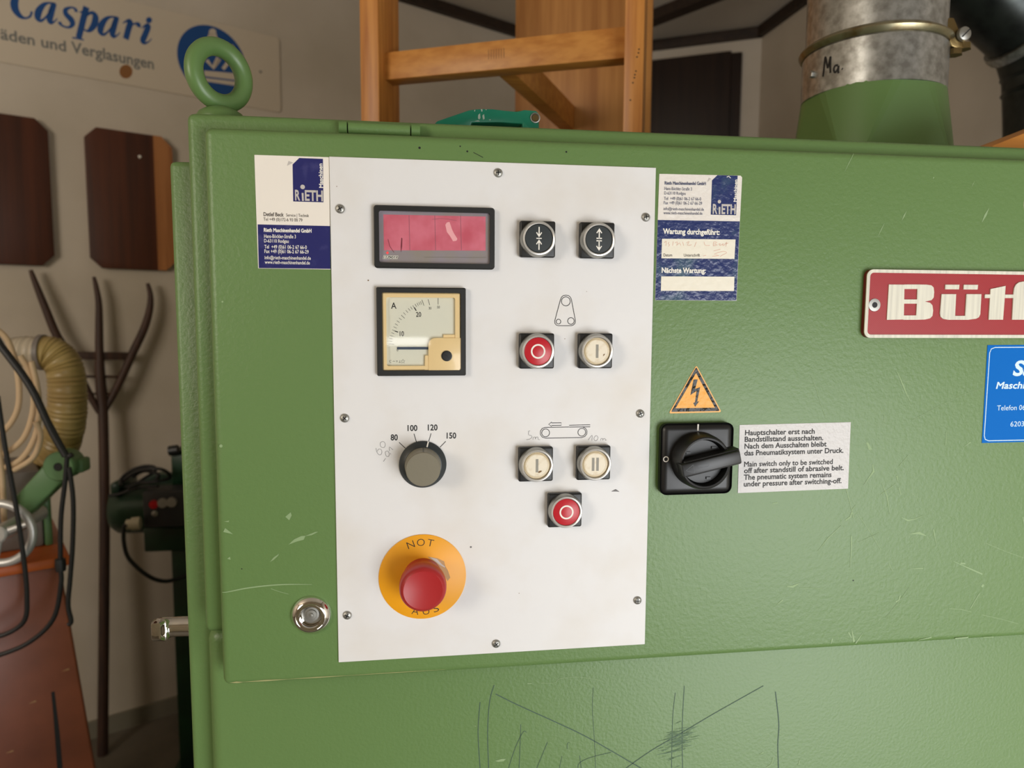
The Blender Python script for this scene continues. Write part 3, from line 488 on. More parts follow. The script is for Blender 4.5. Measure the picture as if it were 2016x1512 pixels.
# push buttons
def push_button(x, z, kind, label):
    pb = sub('push_button', cp, (x, 0, z), label)
    MB().box(x-14.8, x+14.8, -6.4, 0, z-14.8, z+14.8, 1.6, 3).build('button_base', BLK, pb)
    MB().lathe([(14.8, 6), (14.7, 7.4), (13.9, 11.2), (13.3, 12.2), (12.3, 12.5), (11.7, 12.1), (11.6, 9)], (x, 0, z), seg=64, cap=1, mis=[0, 0, 0, 1, 1, 1]).build('bezel_ring', [STEEL, ALU], pb)
    y = -12.0
    if kind in ('in', 'out'):
        mb = MB().lathe([(11.5, 9), (11.4, 11.2), (10.8, 11.7), (0, 11.9)], (x, 0, z), seg=48, mi=0)
        for s_ in (1, -1):
            if kind == 'in': segs = [[(0, 9.2*s_), (0, 2.2*s_)], [(-2.1, 4.8*s_), (0, 1.3*s_), (2.1, 4.8*s_)]]; tri = [(-1.5, 3.6*s_), (0, .9*s_), (1.5, 3.6*s_)]
            else: segs = [[(0, 1.0*s_), (0, 7.0*s_)], [(-2.1, 5.2*s_), (0, 8.7*s_), (2.1, 5.2*s_)], [(-2.3, 1.0*s_), (2.3, 1.0*s_)]]; tri = [(-1.5, 6.2*s_), (0, 9.1*s_), (1.5, 6.2*s_)]
            for q in segs: mb.stroke([V(x+a, y-.02, z+b) for a, b in q], .95, mi=1)
            mb.poly([V(x+a, y-.03, z+b) for a, b in tri], 1)
        if kind == 'in': mb.stroke([V(x-2.2, y-.02, z), V(x+2.2, y-.02, z)], .8, mi=1)
        mb.build('button_cap', [DKG, WHT], pb)
    elif kind == 'red':
        mb = MB().lathe([(11.5, 9), (11.4, 11.6), (10.8, 12.0), (0, 12.1)], (x, 0, z), seg=48, mi=0); mb.ring((x, -12.2, z), 5.4, 1.35, 1); mb.build('button_cap', [RED, WHT], pb)
    else:
        mb = MB().lathe([(11.4, 9), (11.3, 10.4), (10.6, 10.6), (10.4, 11.2), (9.6, 11.6)], (x, 0, z), seg=48, mi=1, cap=1).lathe([(9.6, 11.6), (9.2, 11.7), (9.0, 11.4), (0, 11.5)], (x, 0, z), seg=48, mi=0, cap=0)
        for dx in ((0,) if kind != 'II' else (-1.9, 1.9)): mb.stroke([V(x+dx, -11.65, z+5.6), V(x+dx, -11.65, z-5.6)], 2.1, mi=2)
        if kind == 'I': mb.poly([V(x+a, -11.62, z+b) for a, b in ((5.4, -2.6), (6.6, -2.0), (6.4, -3), (5.2, -4.2))], 3)
        if kind == 'Is': mb.poly([V(x+a, -11.62, z+b) for a, b in ((1, -5.2), (2.6, -4.2), (4.4, -4.4), (3.4, -5.4), (2.2, -6.2), (.4, -5.8))], 3)
        mb.build('button_cap', [IVI, IVO, GRB, STAIN], pb)
    return pb
bx1, bx2, bxm = 166.8, 217.0, 192.4
push_button(bx1, 1538.2, 'in', 'black push button with two white arrows pointing together')
push_button(bx2, 1538.2, 'out', 'black push button with two white arrows pointing apart')
push_button(bx1, 1446.2, 'red', 'red push button with a white circle under the belt symbol')
push_button(bx2, 1446.2, 'I', 'ivory push button with one grey bar under the belt symbol')
push_button(bx1, 1350.2, 'Is', 'ivory push button with one grey bar and a brown stain below the conveyor symbol')
push_button(bx2, 1350.2, 'II', 'ivory push button with two grey bars')
push_button(bxm, 1309.6, 'red', 'red push button with a white circle, lowest of all buttons')

# ------------------------------------------------------------------ stickers on the door
def sticker(name, label, cat, loc): return thing(name, label, cat, loc)
LT = V(0, .35, 0)
# service business-card sticker
st = sticker('service_sticker', 'smooth white and navy service address sticker beside the control panel display', 'sticker', (-28, 1.5, 1555))
MB().prism([at(*S1(*p), 1.1) for p in ((65, 90), (955, 118), (972, 1455), (110, 1442))], LT).build('sticker_sheet', PAPER, st, flat=True)
mb = MB(); y_ = 1.0
mb.ppoly([(600, 127), (882, 138), (888, 655), (528, 645), (520, 205)], S1, y_, 0); mb.ppoly([(105, 918), (966, 938), (972, 1448), (118, 1438)], S1, y_, 0); mb.build('navy_field', NAVY, st, flat=True)
mb = MB(); y_ = .9
mb.ppoly([(472, 162), (528, 182), (455, 220)], S1, y_, 2); mb.ptext('R', S1, (550, 628), (612, 630), 118, y_, 2, .03); mb.ptext('ı', S1, (632, 630), (655, 630), 118, y_, 2, .05); mb.ptext('ETH', S1, (668, 632), (882, 638), 118, y_, 2, .03)
p = at(*S1(640, 472), y_); mb.disc((p.x, y_, p.z), 1.75, 2)
p0 = at(*S1(884, 482), y_); p1 = at(*S1(874, 196), y_); mb.text('Maschinen', p0, p1, V(-3.0, 0, 0), 1, .03)
mb.ptext('Detlef Beck', S1, (175, 818), (415, 824), 44, y_, 0, .02); mb.ptext('Service | Technik', S1, (444, 824), (716, 832), 36, y_, 0); mb.ptext('Tel +49 (0)172-6 93 00 79', S1, (175, 874), (636, 886), 38, y_, 0)
for body, a_, b_, cap, bo in (('Rieth Maschinenhandel GmbH', (180, 1006), (744, 1016), 44, .035), ('Hans-Böckler-Straße 3', (182, 1078), (560, 1084), 42, .01), ('D-63110 Rodgau', (182, 1132), (474, 1138), 40, .01), ('Tel  +49 (0)61 06-2 67 66-0', (184, 1204), (690, 1212), 42, .01), ('Fax +49 (0)61 06-2 67 66-29', (186, 1258), (712, 1266), 42, .01), ('info@rieth-maschinenhandel.de', (188, 1332), (738, 1340), 40, .01), ('www.rieth-maschinenhandel.de', (190, 1386), (726, 1396), 40, .01)): mb.ptext(body, S1, a_, b_, cap, y_, 1, bo)
mb.build('lettering', [INKG, WHT, SILV], st, flat=True)
# maintenance sticker
st = sticker('maintenance_sticker', 'crinkled white and navy maintenance sticker with two blank fields, above the warning triangle', 'sticker', (308, 1.5, 1542))
MB().prism([at(*S2(*p), 1.1) for p in ((152, 66), (1015, 85), (1032, 105), (1008, 570), (972, 1415), (106, 1410), (135, 556))], LT).build('sticker_sheet', PAPERC, st, flat=True)
mb = MB(); y_ = 1.0
mb.ppoly([(136, 556), (1006, 572), (970, 1413), (108, 1408)], S2, y_); mb.ppoly([(770, 80), (984, 86), (968, 506), (698, 500), (712, 135)], S2, y_); mb.build('navy_field', NAVYC, st, flat=True)
mb = MB().ppoly([(180, 756), (962, 764), (950, 970), (174, 964)], S2, .9); mb.ppoly([(172, 1156), (950, 1160), (945, 1312), (168, 1310)], S2, .9); mb.build('entry_field', FIELD, st, flat=True)
mb = MB(); y_ = .8
mb.ppoly([(682, 108), (704, 118), (664, 152)], S2, y_, 2); mb.ptext('R', S2, (718, 488), (768, 489), 98, y_, 2, .03); mb.ptext('ı', S2, (782, 489), (800, 489), 98, y_, 2, .05); mb.ptext('ETH', S2, (812, 490), (962, 492), 98, y_, 2, .03)
p = at(*S2(790, 362), y_); mb.disc((p.x, y_, p.z), 1.5, 2); p0 = at(*S2(974, 362), y_); p1 = at(*S2(982, 130), y_); mb.text('Maschinen', p0, p1, V(-2.8, 0, 0), 1, .03)
mb.pstroke([(868, 100), (890, 92), (910, 112)], .6, S2, y_, 1)
for body, a_, b_, cap, bo, mi in (('Rieth Maschinenhandel GmbH', (210, 180), (646, 186), 34, .03, 0), ('Hans-Böckler-Straße 3', (207, 238), (498, 244), 34, 0, 0), ('D-63110 Rodgau', (205, 286), (432, 290), 32, 0, 0), ('Tel  +49 (0)61 06-2 67 66-0', (202, 344), (596, 350), 34, 0, 0), ('Fax +49 (0)61 06-2 67 66-29', (200, 390), (606, 396), 34, 0, 0), ('info@rieth-maschinenhandel.de', (198, 452), (626, 460), 32, 0, 0), ('www.rieth-maschinenhandel.de', (197, 496), (610, 502), 32, 0, 0),
                              ('Wartung durchgeführt:', (190, 702), (792, 714), 54, .035, 1), ('Nächste Wartung:', (176, 1116), (644, 1120), 52, .035, 1), ('Datum', (196, 944), (288, 944), 30, .012, 3), ('Unterschrift', (412, 946), (584, 946), 30, .012, 3)): mb.ptext(body, S2, a_, b_, cap, y_, mi, bo)
for pts in ([(205, 800), (225, 780), (222, 830)], [(255, 790), (245, 810), (262, 820), (248, 838)], [(300, 785), (292, 830)], [(320, 800), (345, 790), (335, 828), (365, 800), (380, 828)], [(400, 790), (410, 830)], [(440, 800), (470, 785), (450, 825), (495, 820)], [(525, 840), (545, 790)], [(628, 790), (640, 826), (690, 826)], [(725, 830), (730, 790), (765, 796), (735, 812), (770, 822), (722, 832)], [(780, 815), (800, 808), (790, 828), (815, 820), (832, 808), (825, 828), (845, 822), (868, 790), (858, 838)], [(860, 812), (885, 800)], [(618, 940), (650, 932)], [(715, 942), (790, 935), (735, 920), (830, 890), (870, 905), (830, 925), (800, 945)], [(730, 885), (800, 868)]): mb.pstroke(pts, .35, S2, y_, 4, sm=2)
mb.build('lettering', [INKB, WHT, SILV, INKG, PENR], st, flat=True)
# electric warning triangle
st = sticker('warning_triangle', 'yellow warning triangle with black lightning arrow above the main switch', 'sticker', (309, 1.5, 1406))
def rtri(P, r, n=4):
    out = []
    for k in range(3):
        a, b, c = Vector((*P[k-1], 0)), Vector((*P[k], 0)), Vector((*P[(k+1) % 3], 0)); u = (a-b).normalized()*r; w2 = (c-b).normalized()*r
        for j in range(n+1): t = j/n; q = (b+u)*(1-t)**2+b*2*t*(1-t)+(b+w2)*t*t; out.append((q.x, q.y))
    return out
MB().prism([at(*SW(*p), 1.1) for p in rtri([(492, 48), (198, 562), (760, 548)], 26)], LT).build('triangle_sheet', WARE, st, flat=True)
MB().ppoly(rtri([(490, 68), (222, 545), (740, 535)], 16), SW, 1.0).build('black_border', WARB, st, flat=True)
mb = MB().ppoly([(488, 132), (270, 506), (688, 500)], SW, .9, 0); mb.ppoly([(462, 200), (506, 200), (478, 302), (532, 282), (500, 436), (520, 432), (478, 490), (458, 450), (476, 444), (494, 322), (428, 366)], SW, .8, 1); mb.build('yellow_field', [WARN, WARB], st, flat=True)
# bilingual notice
st = sticker('instruction_label', 'pale silver printed instruction label beside the black main switch', 'label', (404, 1.5, 1350))
MB().prism([at(*LB(*p), 1.1) for p in ((130, 135), (1895, 90), (1852, 1145), (102, 1215))], LT).build('label_sheet', NOTE, st, flat=True)
mb = MB()
for body, a_, b_ in (('Hauptschalter erst nach', (215, 298), (1322, 272)), ('Bandstillstand ausschalten.', (210, 402), (1458, 374)), ('Nach dem Ausschalten bleibt', (207, 512), (1510, 474)), ('das Pneumatiksystem unter Druck.', (205, 620), (1778, 574)), ('Main switch only to be switched', (203, 798), (1606, 754)), ('off after standstill of abrasive belt.', (200, 900), (1784, 850)), ('The pneumatic system remains', (196, 1006), (1588, 960)), ('under pressure after switching-off.', (196, 1112), (1748, 1056))): mb.ptext(body, LB, a_, b_, 80, .98, 0, .022)
mb.build('lettering', INK, st, flat=True)
# blue dealer sticker (runs past the frame)
st = sticker('dealer_sticker', 'bright blue rectangular dealer sticker with white frame line and lettering, under the red plate', 'sticker', (645, 1.5, 1404))
e0 = at(*BS(292, 128), 1.1); e1 = at(*BS(218, 1396), 1.1); W_ = 112
MB().prism([e0, e0+V(W_, 0, .6), e1+V(W_, 0, .6), e1], LT).build('sticker_sheet', BLU, st, flat=True)
mb = MB(); q0 = at(*BS(326, 158), 1.0); q1 = at(*BS(242, 1368), 1.0); w2 = W_-10
mb.stroke([q0+V(5, 0, 0), q0+V(w2-5, 0, .5), q0+V(w2-1.4, 0, -1.2), q0+V(w2, 0, -5), q1+V(w2, 0, 5), q1+V(w2-1.4, 0, 1.4), q1+V(w2-5, 0, 0), q1+V(5, 0, 0), q1+V(1.4, 0, 1.4), q1+V(.2, 0, 5), q0+V(-.2, 0, -5), q0+V(1.2, 0, -1.4)], .75, mi=0, closed=True)
mb.ptext('Sa', BS, (612, 520), (870, 518), 184, 1.0, 0, .03, .2); mb.ptext('Maschin', BS, (402, 692), (828, 688), 84, 1.0, 0, .03, .2); mb.ptext('Telefon 06', BS, (412, 974), (778, 966), 64, 1.0, 0, 0); mb.ptext('6203', BS, (586, 1182), (762, 1178), 64, 1.0, 0, 0)
mb.build('lettering', BLUT, st, flat=True)
# round sticker at the frame edge
c_ = at(2069, 400, 1.2); st = sticker('round_sticker', 'round navy sticker with a white rim, above the red name plate', 'sticker', (c_.x, 1.5, c_.z))
MB().lathe([(27.6, 0), (27.6, .4), (0, .4)], (c_.x, 1.5, c_.z), seg=64).build('sticker_sheet', WHT, st); MB().disc((c_.x, 1.0, c_.z), 25.8, 0, 64).build('navy_field', RND, st)

# ------------------------------------------------------------------ on top of the machine: exhaust pipe, wooden stand, casting
ep = thing('exhaust_pipe', 'galvanised round exhaust pipe with a marker note, rising from the green hood', 'pipe', (HX, HY, ZC0))
mb = MB().lathe([(85, 0), (86, .5), (86, ZR-ZC0-8), (84.5, ZR-ZC0-6), (83.5, ZR-ZC0-6)], (HX, HY, ZC0), (0, 0, 1), 72)
mb.build('pipe_collar', GALV, ep)
MB().lathe([(83, -6), (83, CZ-ZR-4)], (HX, HY, ZR+2), (0, 0, 1), 72).build('upper_pipe', GALV, ep)
def on_pipe(u, v, R):
    d = ray(u, v); ox, oy = CAM.x-HX, CAM.y-HY; A = d.x**2+d.y**2; Bq = 2*(ox*d.x+oy*d.y); Cq = ox*ox+oy*oy-R*R; t = (-Bq-math.sqrt(max(Bq*Bq-4*A*Cq, 0)))/(2*A); return CAM+d*t
DU = crop(1560, 0, .22619)
mb = MB()
for pts in ([(265, 668), (276, 580), (285, 495), (300, 560), (308, 590), (322, 530), (330, 492), (328, 570), (330, 634)], [(398, 568), (372, 572), (360, 605), (372, 630), (395, 600), (402, 572), (398, 620), (404, 636)], [(430, 598), (438, 602)]):
    ps = smooth([on_pipe(*DU(*p), 86.2) for p in pts], 4); nn = V(ps[0].x-HX, ps[0].y-HY, 0).normalized(); mb.stroke(ps, 2.6, nn)
mb.build('marker_note', INK, ep)
cl = sub('pipe_clamp', ep, (HX, HY, ZR), 'yellowish zinc clamp ring with bolts')
MB().lathe([(84.5, -6), (87, -6), (89.5, -3), (91, 0), (90, 2), (87, 4.5), (84.5, 6)], (HX, HY, ZR), (0, 0, 1), 96).build('clamp_ring', BRASS, cl)
lp = at(1884, 72, HY-15); lx = lp.x
MB().prism([at(*DU(*p), HY-62) for p in ((1345, 230), (1345, 170), (1370, 150), (1410, 152), (1450, 250), (1490, 340), (1520, 365), (1515, 420), (1450, 425), (1390, 400), (1360, 330))], V(0, 22, 0), 1.5, 2).build('clamp_lug', BRZ, cl)
p = at(*DU(1492, 296), HY-66); mb = MB().lathe([(4.6, -14), (4.6, -2), (8.2, -2), (8.0, 2.5), (6.4, 3.6), (0, 3.8)], p, seg=24, mi=0); mb.stroke([p+V(-5, -4, -5), p+V(5, -4, 5)], 1.4, mi=1); mb.build('clamp_bolt', [STEEL, DARK], cl)
p = at(*DU(1412, 455), HY-56); MB().lathe([(9, 0), (9, 7), (4, 7)], p-V(0, 0, 4), (0, 0, 1), 6).build('clamp_nut', BRZ, cl)
p = at(*DU(1490, 405), HY-56); MB().lathe([(9, 0), (9, 7), (4, 7)], p-V(0, 0, 4), (0, 0, 1), 6).build('clamp_nut', BRZ, cl)
p = on_pipe(*DU(180, 650), 86); nn = V(p.x-HX, p.y-HY, 0).normalized(); MB().lathe([(4.4, -1), (4.4, 4), (3.8, 4.6), (0, 4.6)], p, nn, 6).build('hex_screw', STEEL, ep)

# wooden stand
PHI = math.radians(22); LX = V(math.cos(PHI), -math.sin(PHI), 0); LYY = V(math.sin(PHI), math.cos(PHI), 0); L0 = at(1228, 150, 520)
ws = thing('wooden_stand', 'orange-brown beech frame with cross rail, stretcher and panel, standing on the green machine', 'stand', (L0.x-180, 620, 1635.6))
def loc_x(u, v, off=0): return (hit(u, v, L0+LYY*off, -LYY)-L0).dot(LX)
def loc_z(u, v, off=0): return hit(u, v, L0+LYY*off, -LYY).z
def lbox(mb, x0, x1, y0, y1, z0, z1, bev=1.5):
    M = Matrix((LX, LYY, V(0, 0, 1))).transposed().to_4x4(); M.translation = V(L0.x, L0.y, 0); return mb.box(x0, x1, y0, y1, z0, z1, bev, 2, M=M)
xa, xb = loc_x(709, 120), loc_x(745.5, 120); TOPZ = 2260
lbox(MB(), xa, xb, 0, 88, 1636.2, TOPZ).build('post', OAK, ws)
xc, xd = 0, loc_x(1267, 120)
mb = lbox(MB(), xc, xd, 0, 60, 1636.2, TOPZ)
for u, v in ((1258, 97), (1257, 104), (1254, 112), (1252, 140), (1250, 147), (1249, 153), (1246, 163), (1241, 197)): q = hit(u, v, L0-LYY*.3, -LYY); mb.add([q+LX*(1.3*math.cos(t*PI/4))+V(0, 0, 1.3*math.sin(t*PI/4)) for t in range(8)], [tuple(range(8))], 1)
mb.build('post', [OAK, DARK], ws)
mb = MB(); p1, p2_ = loc_x(1014, 200, 446), loc_x(1283, 120, 446); lbox(mb, p1, p2_, 446, 468, 1636.2, TOPZ, 1).build('back_panel', BOARDW, ws)
zt = loc_z(1228, 52, 26); zb = loc_z(1228, 114, 26); zt2 = loc_z(760, 103, 26); zb2 = loc_z(760, 157, 26)
mb = MB(); M = Matrix((LX, LYY, V(0, 0, 1))).transposed().to_4x4(); M.translation = V(L0.x, L0.y, 0)
mb.prism([M @ V(xb-1, 26, zb2), M @ V(xc+1, 26, zb), M @ V(xc+1, 26, zt), M @ V(xb-1, 26, zt2)], LYY*34, 1.2, 2)
for dx in range(7):
    q = [hit(962+dx*5, 98-dx*.5, L0+LYY*25.9, -LYY), hit(962+dx*5, 117-dx*.5, L0+LYY*25.9, -LYY)]; mb.stroke(q, .7, -LYY, 1)
mb.build('cross_rail', [OAKX, FORKW], ws)
mb = MB(); sd = V(math.sin(math.radians(28)), math.cos(math.radians(28)), 0)*396; q0 = V(L0.x, L0.y, 0)+LYY*58
a_, b_ = q0+LX*-221.3, q0+LX*-191.2
mb.prism([a_+V(0, 0, 1886), a_+sd+V(0, 0, 1886), b_+sd+V(0, 0, 1886), b_+V(0, 0, 1886)], V(0, 0, 51), 1.2, 2).build('stretcher', OAKX, ws)

# teal casting lying on the roof
TE = crop(840, 180, .15873); TY = 70.0
tc = thing('iron_casting', 'small teal painted iron casting lying on top of the machine', 'casting', (150, 85, 1635.6))
pts = [(130, 365), (380, 280), (520, 232), (600, 218), (700, 214), (820, 216), (950, 232), (1120, 248), (1160, 240), (1210, 226), (1360, 238), (1392, 270), (1400, 420)]
ps = [at(*TE(*p), TY) for p in pts]; pb_ = [at(*TE(*p), TY) for p in ((1210, 412), (1190, 400), (900, 385), (700, 366), (560, 375))]
x_l = ps[0].x-12
out_ = ps[:-1]+[V(ps[-1].x, TY, 1636), V(pb_[0].x, TY, 1636), V(pb_[1].x, TY, pb_[1].z), V(pb_[2].x, TY, pb_[2].z), V(pb_[4].x, TY, pb_[4].z-1), V(pb_[4].x-4, TY, 1636), V(x_l, TY, 1636)]
mb = MB().prism(out_, V(0, 46, 0), 1.2, 2, 0)
for ch in (((590, 232), (604, 226), (600, 246), (590, 248)), ((672, 222), (690, 218), (692, 246), (680, 252)), ((728, 222), (744, 220), (740, 236)), ((640, 290), (662, 270), (668, 330), (650, 350), (636, 330)), ((690, 300), (712, 280), (720, 340), (700, 352)), ((590, 370), (640, 358), (660, 372)), ((770, 350), (795, 345), (790, 360))): mb.prism([at(*TE(*p), TY-.3) for p in ch], V(0, .5, 0), mi=1)  # pale chips: worn top edge plus a specular highlight painted as colour
mb.build('casting_body', [TEAL, WORN_GLINT], tc)
p = at(*TE(1345, 330), TY); MB().lathe([(4.6, 0), (4.6, 1.2), (3.8, 1.4), (3.2, .6), (2.6, -.6)], p, seg=24).build('socket_rim', STEEL, tc); MB().lathe([(3.0, .7), (0, .6)], p, seg=16).build('socket_screw', BRZ, tc)
p = at(*TE(1130, 250), TY+26); MB().lathe([(13, -8), (13, 8)], p-V(0, 0, 14.5), (0, -1, 0), 32).build('roller', BRZ, tc)

# dark pipe bend and plank behind, at the far side
dp = thing('dark_duct', 'dark galvanised duct bending down against the wall, behind the exhaust pipe', 'duct', (1180, 900, 1700))
path = smooth([at(u, v, 900) for u, v in ((1700, -285), (1860, -125), (1975, -8), (2042, 58), (2066, 110), (2074, 170), (2074, 420), (2060, 900))], 8)
MB().tube(path, 98, 40).build('duct_bend', GALD, dp)
a_, b_ = path[22], path[24]; MB().lathe([(98, -12), (106, -10), (108, 0), (106, 10), (98, 12)], path[23], (b_-a_), 48).build('duct_flange', GALV, dp)
for k in (37, 40): a_, b_ = path[k-1], path[k+1]; MB().lathe([(98, -6), (101.5, 0), (98, 6)], path[k], (b_-a_), 48).build('duct_seam', GALD, dp)
pk = [at(1956, 286, 62), at(2016, 262, 62), at(2150, 210, 62)]; pk = [V(pk[0].x-12, 62, 1635.7)]+pk+[V(pk[2].x, 62, 1635.7)]
MB().prism(pk, V(0, 60, 0), 1, 2).build('wooden_wedge', [OAKX], None, loc=(pk[2].x, 92, 1635.7))
tag(bpy.data.objects['wooden_wedge'], 'brown sloping wooden wedge lying on the machine top, below the dark duct', 'wedge')

# ------------------------------------------------------------------ on the walls
# advertising sign
sg = thing('wall_sign', 'long white plastic sign with blue name and round blue emblem on the wall', 'sign', wl(275, 150, 0))
def W2(t, z, off): return V(WA.x, WA.y, 0)+WDIR*t+WN*off+V(0, 0, z)
def rrw(t0, t1, z0, z1, r, off, n=5): return [W2(p.x, p.z, off) for p in rr(t0, t1, z0, z1, r, 0, n)]
MB().prism(rrw(-900, 574, 2248, 2523, 14, 5), -WN*4.5, .8, 1).build('sign_board', SIGNW, sg)
def wst(mb, pts, ws_, c=SG, off=5.3, mi=0, sm=5, closed=False): return mb.stroke([wl(*c(*p), off) for p in pts], [x*.235 for x in ws_] if isinstance(ws_, (list, tuple)) else ws_, WN, mi, closed, sm)
mb = MB()
wst(mb, [(420, -60), (330, -130), (230, -90), (180, 20), (190, 120), (250, 200), (320, 225), (375, 200), (395, 140)], [60, 30, 50, 85, 85, 60, 26, 26, 24])          # C
for dx, dy in ((0, 0), (778, 172)):                                                                                                                                    # a
    wst(mb, [(690+dx, 50+dy), (610+dx, 36+dy), (540+dx, 60+dy), (480+dx, 140+dy), (468+dx, 220+dy), (500+dx, 256+dy), (545+dx, 235+dy), (600+dx, 170+dy), (650+dx, 80+dy)], [30, 26, 50, 78, 70, 44, 26, 20, 22])
    wst(mb, [(672+dx, 40+dy), (640+dx, 140+dy), (615+dx, 240+dy), (630+dx, 285+dy), (680+dx, 262+dy), (710+dx, 228+dy)], [60, 70, 72, 40, 18, 12])
wst(mb, [(945, 150), (935, 112), (880, 92), (815, 120), (820, 175), (875, 235), (900, 290), (870, 335), (810, 335), (755, 305), (738, 270)], [40, 34, 26, 50, 66, 78, 62, 36, 26, 34, 50])   # s
wst(mb, [(1072, 85), (1030, 250), (975, 470)], [74, 74, 70]); wst(mb, [(895, 468), (970, 478), (1040, 496)], [20, 24, 20]); wst(mb, [(985, 152), (1030, 140), (1060, 100)], [14, 24, 30])  # p
wst(mb, [(1065, 205), (1110, 165), (1160, 165), (1185, 215), (1170, 300), (1120, 370), (1080, 385), (1035, 360)], [22, 36, 56, 76, 78, 56, 30, 22])
wst(mb, [(1525, 290), (1570, 262), (1615, 268), (1590, 370), (1560, 485)], [14, 30, 70, 74, 72]); wst(mb, [(1600, 360), (1640, 310), (1690, 290), (1720, 300), (1715, 335)], [16, 18, 30, 50, 60])  # r
wst(mb, [(1760, 350), (1800, 320), (1840, 320), (1800, 430), (1770, 505), (1790, 535), (1840, 520), (1880, 480)], [14, 30, 66, 74, 70, 40, 18, 12])  # i
mb.add([wl(*SG(1848+38*math.cos(k*PI/10), 250+38*math.sin(k*PI/10)), 5.3) for k in range(20)], [tuple(range(19, -1, -1))], 0)
def wtext(mb, body, a_, b_, cap, c=SG, off=5.3, mi=0, bold=0): 
    p0, p1 = wl(*c(*a_), off), wl(*c(*b_), off); q = wl(*c(a_[0], a_[1]-cap), off); mb.text(body, p0, p1, V(0, 0, q.z-p0.z), mi, bold)
wtext(mb, 'äden und', (8, 482), (822, 640), 132, mi=1, bold=.022); wtext(mb, 'Verglasungen', (885, 648), (1910, 858), 134, mi=1, bold=.022)
mb.add([wl(*SG(1562+82*math.cos(k*PI/10), 888+86*math.sin(k*PI/10)), 5.3) for k in range(20)], [tuple(range(19, -1, -1))], 2)
mb.build('sign_lettering', [SBLUE, SGREY, RUSTD], sg, flat=True)
# emblem
ct, cz = 327, 2385; mb = MB(); y_ = 5.3
mb.add([W2(ct+118*math.cos(2*PI*k/48), cz+122*math.sin(2*PI*k/48), y_) for k in range(48)], [tuple(range(48))], 0)
def ws2(pts, wd, mi=1): mb.stroke([wl(*TL(*p), 5.7) for p in pts], wd, WN, mi)
mb.add([wl(*TL(*p), 5.7) for p in ((1445, 500), (1670, 520), (1690, 570), (1450, 540))], [(3, 2, 1, 0)], 1); mb.add([wl(*TL(*p), 5.7) for p in ((1452, 552), (1690, 580), (1690, 612), (1456, 576))], [(3, 2, 1, 0)], 1)
ws2([(1465, 425), (1510, 480), (1548, 410)], 14); ws2([(1580, 490), (1625, 430)], 12); ws2([(1520, 475), (1560, 420)], 8)
mb.add([wl(*TL(1506+26*math.cos(k*PI/8), 228+26*math.sin(k*PI/8)), 5.7) for k in range(16)], [tuple(range(15, -1, -1))], 1); mb.add([wl(*TL(*p), 5.7) for p in ((1478, 240), (1534, 240), (1548, 290), (1462, 290))], [(3, 2, 1, 0)], 1)
ws2([(1700, 400), (1640, 320)], 10)
mb.build('round_emblem', [SBLUE, SIGNW], sg, flat=True)
mb = MB(); p = wl(*TL(1845, 508), 5); mb.lathe([(5, 0), (4, 3), (0, 4)], p, WN, 16).build('sign_screw', STEEL, sg)
# octagonal boards
def octo(t0, t1, name, label, pale):
    z0, z1 = 1631, 2090; ch = 34
    o = thing(name, label, 'board', W2((t0+t1)/2, (z0+z1)/2, 0), None)
    def pl(t, z): return W2(t, z, 22)
    P_ = [(t0+ch, z0), (t1-ch, z0), (t1, z0+ch), (t1, z1-ch), (t1-ch, z1), (t0+ch, z1), (t0, z1-ch), (t0, z0+ch)]
    MB().prism([pl(*p) for p in P_], -WN*21.5, 1.5, 2).build('board_panel', MAHO, o)
    if pale:
        sx = t1-60; Q = [(sx, z0), (t1-ch, z0), (t1, z0+ch), (t1, z1-ch), (t1-ch, z1), (sx, z1)]; MB().prism([W2(t, z, 22.6) for t, z in Q], -WN*1.2).build('pale_strip', MAHOP, o)
        p = W2(t0+160, z1-78, 22.6); MB().lathe([(5, 0), (4.6, 3), (0, 4)], p, WN, 16).build('nail_head', WHT, o)
    return o
octo(-452, -188, 'octagonal_board', 'dark red-brown eight-sided wooden board on the wall, cut off by the picture edge', False)
octo(-87, 177, 'octagonal_board', 'dark red-brown eight-sided wooden board with a paler strip along one side', True)
# dark panel on the back wall
BD = (PB-PA).normalized(); BN = V(BD.y, -BD.x, 0)
def wb(u, v, off): return hit(u, v, PA+BN*off, BN)
db = thing('dark_wall_board', 'very dark rectangular wooden board hung on the back wall below the ceiling trim', 'board', wb(1400, 200, 0))
def flatrect(u0, v0, u1, v1, off, zb): a_, b_ = wb(u0, v0, off), wb(u1, v1, off); zt_ = (a_.z+b_.z)/2; return [V(a_.x, a_.y, zb), V(b_.x, b_.y, zb), V(b_.x, b_.y, zt_), V(a_.x, a_.y, zt_)]
MB().prism(flatrect(1240, 126, 1461, 104, 22, 1950), -BN*21, 2, 2).build('backing_board', DARKW, db)
MB().prism(flatrect(1250, 124, 1440, 98, 40, 1980), -BN*17.5, 2, 2).build('front_board', DARKW, db)

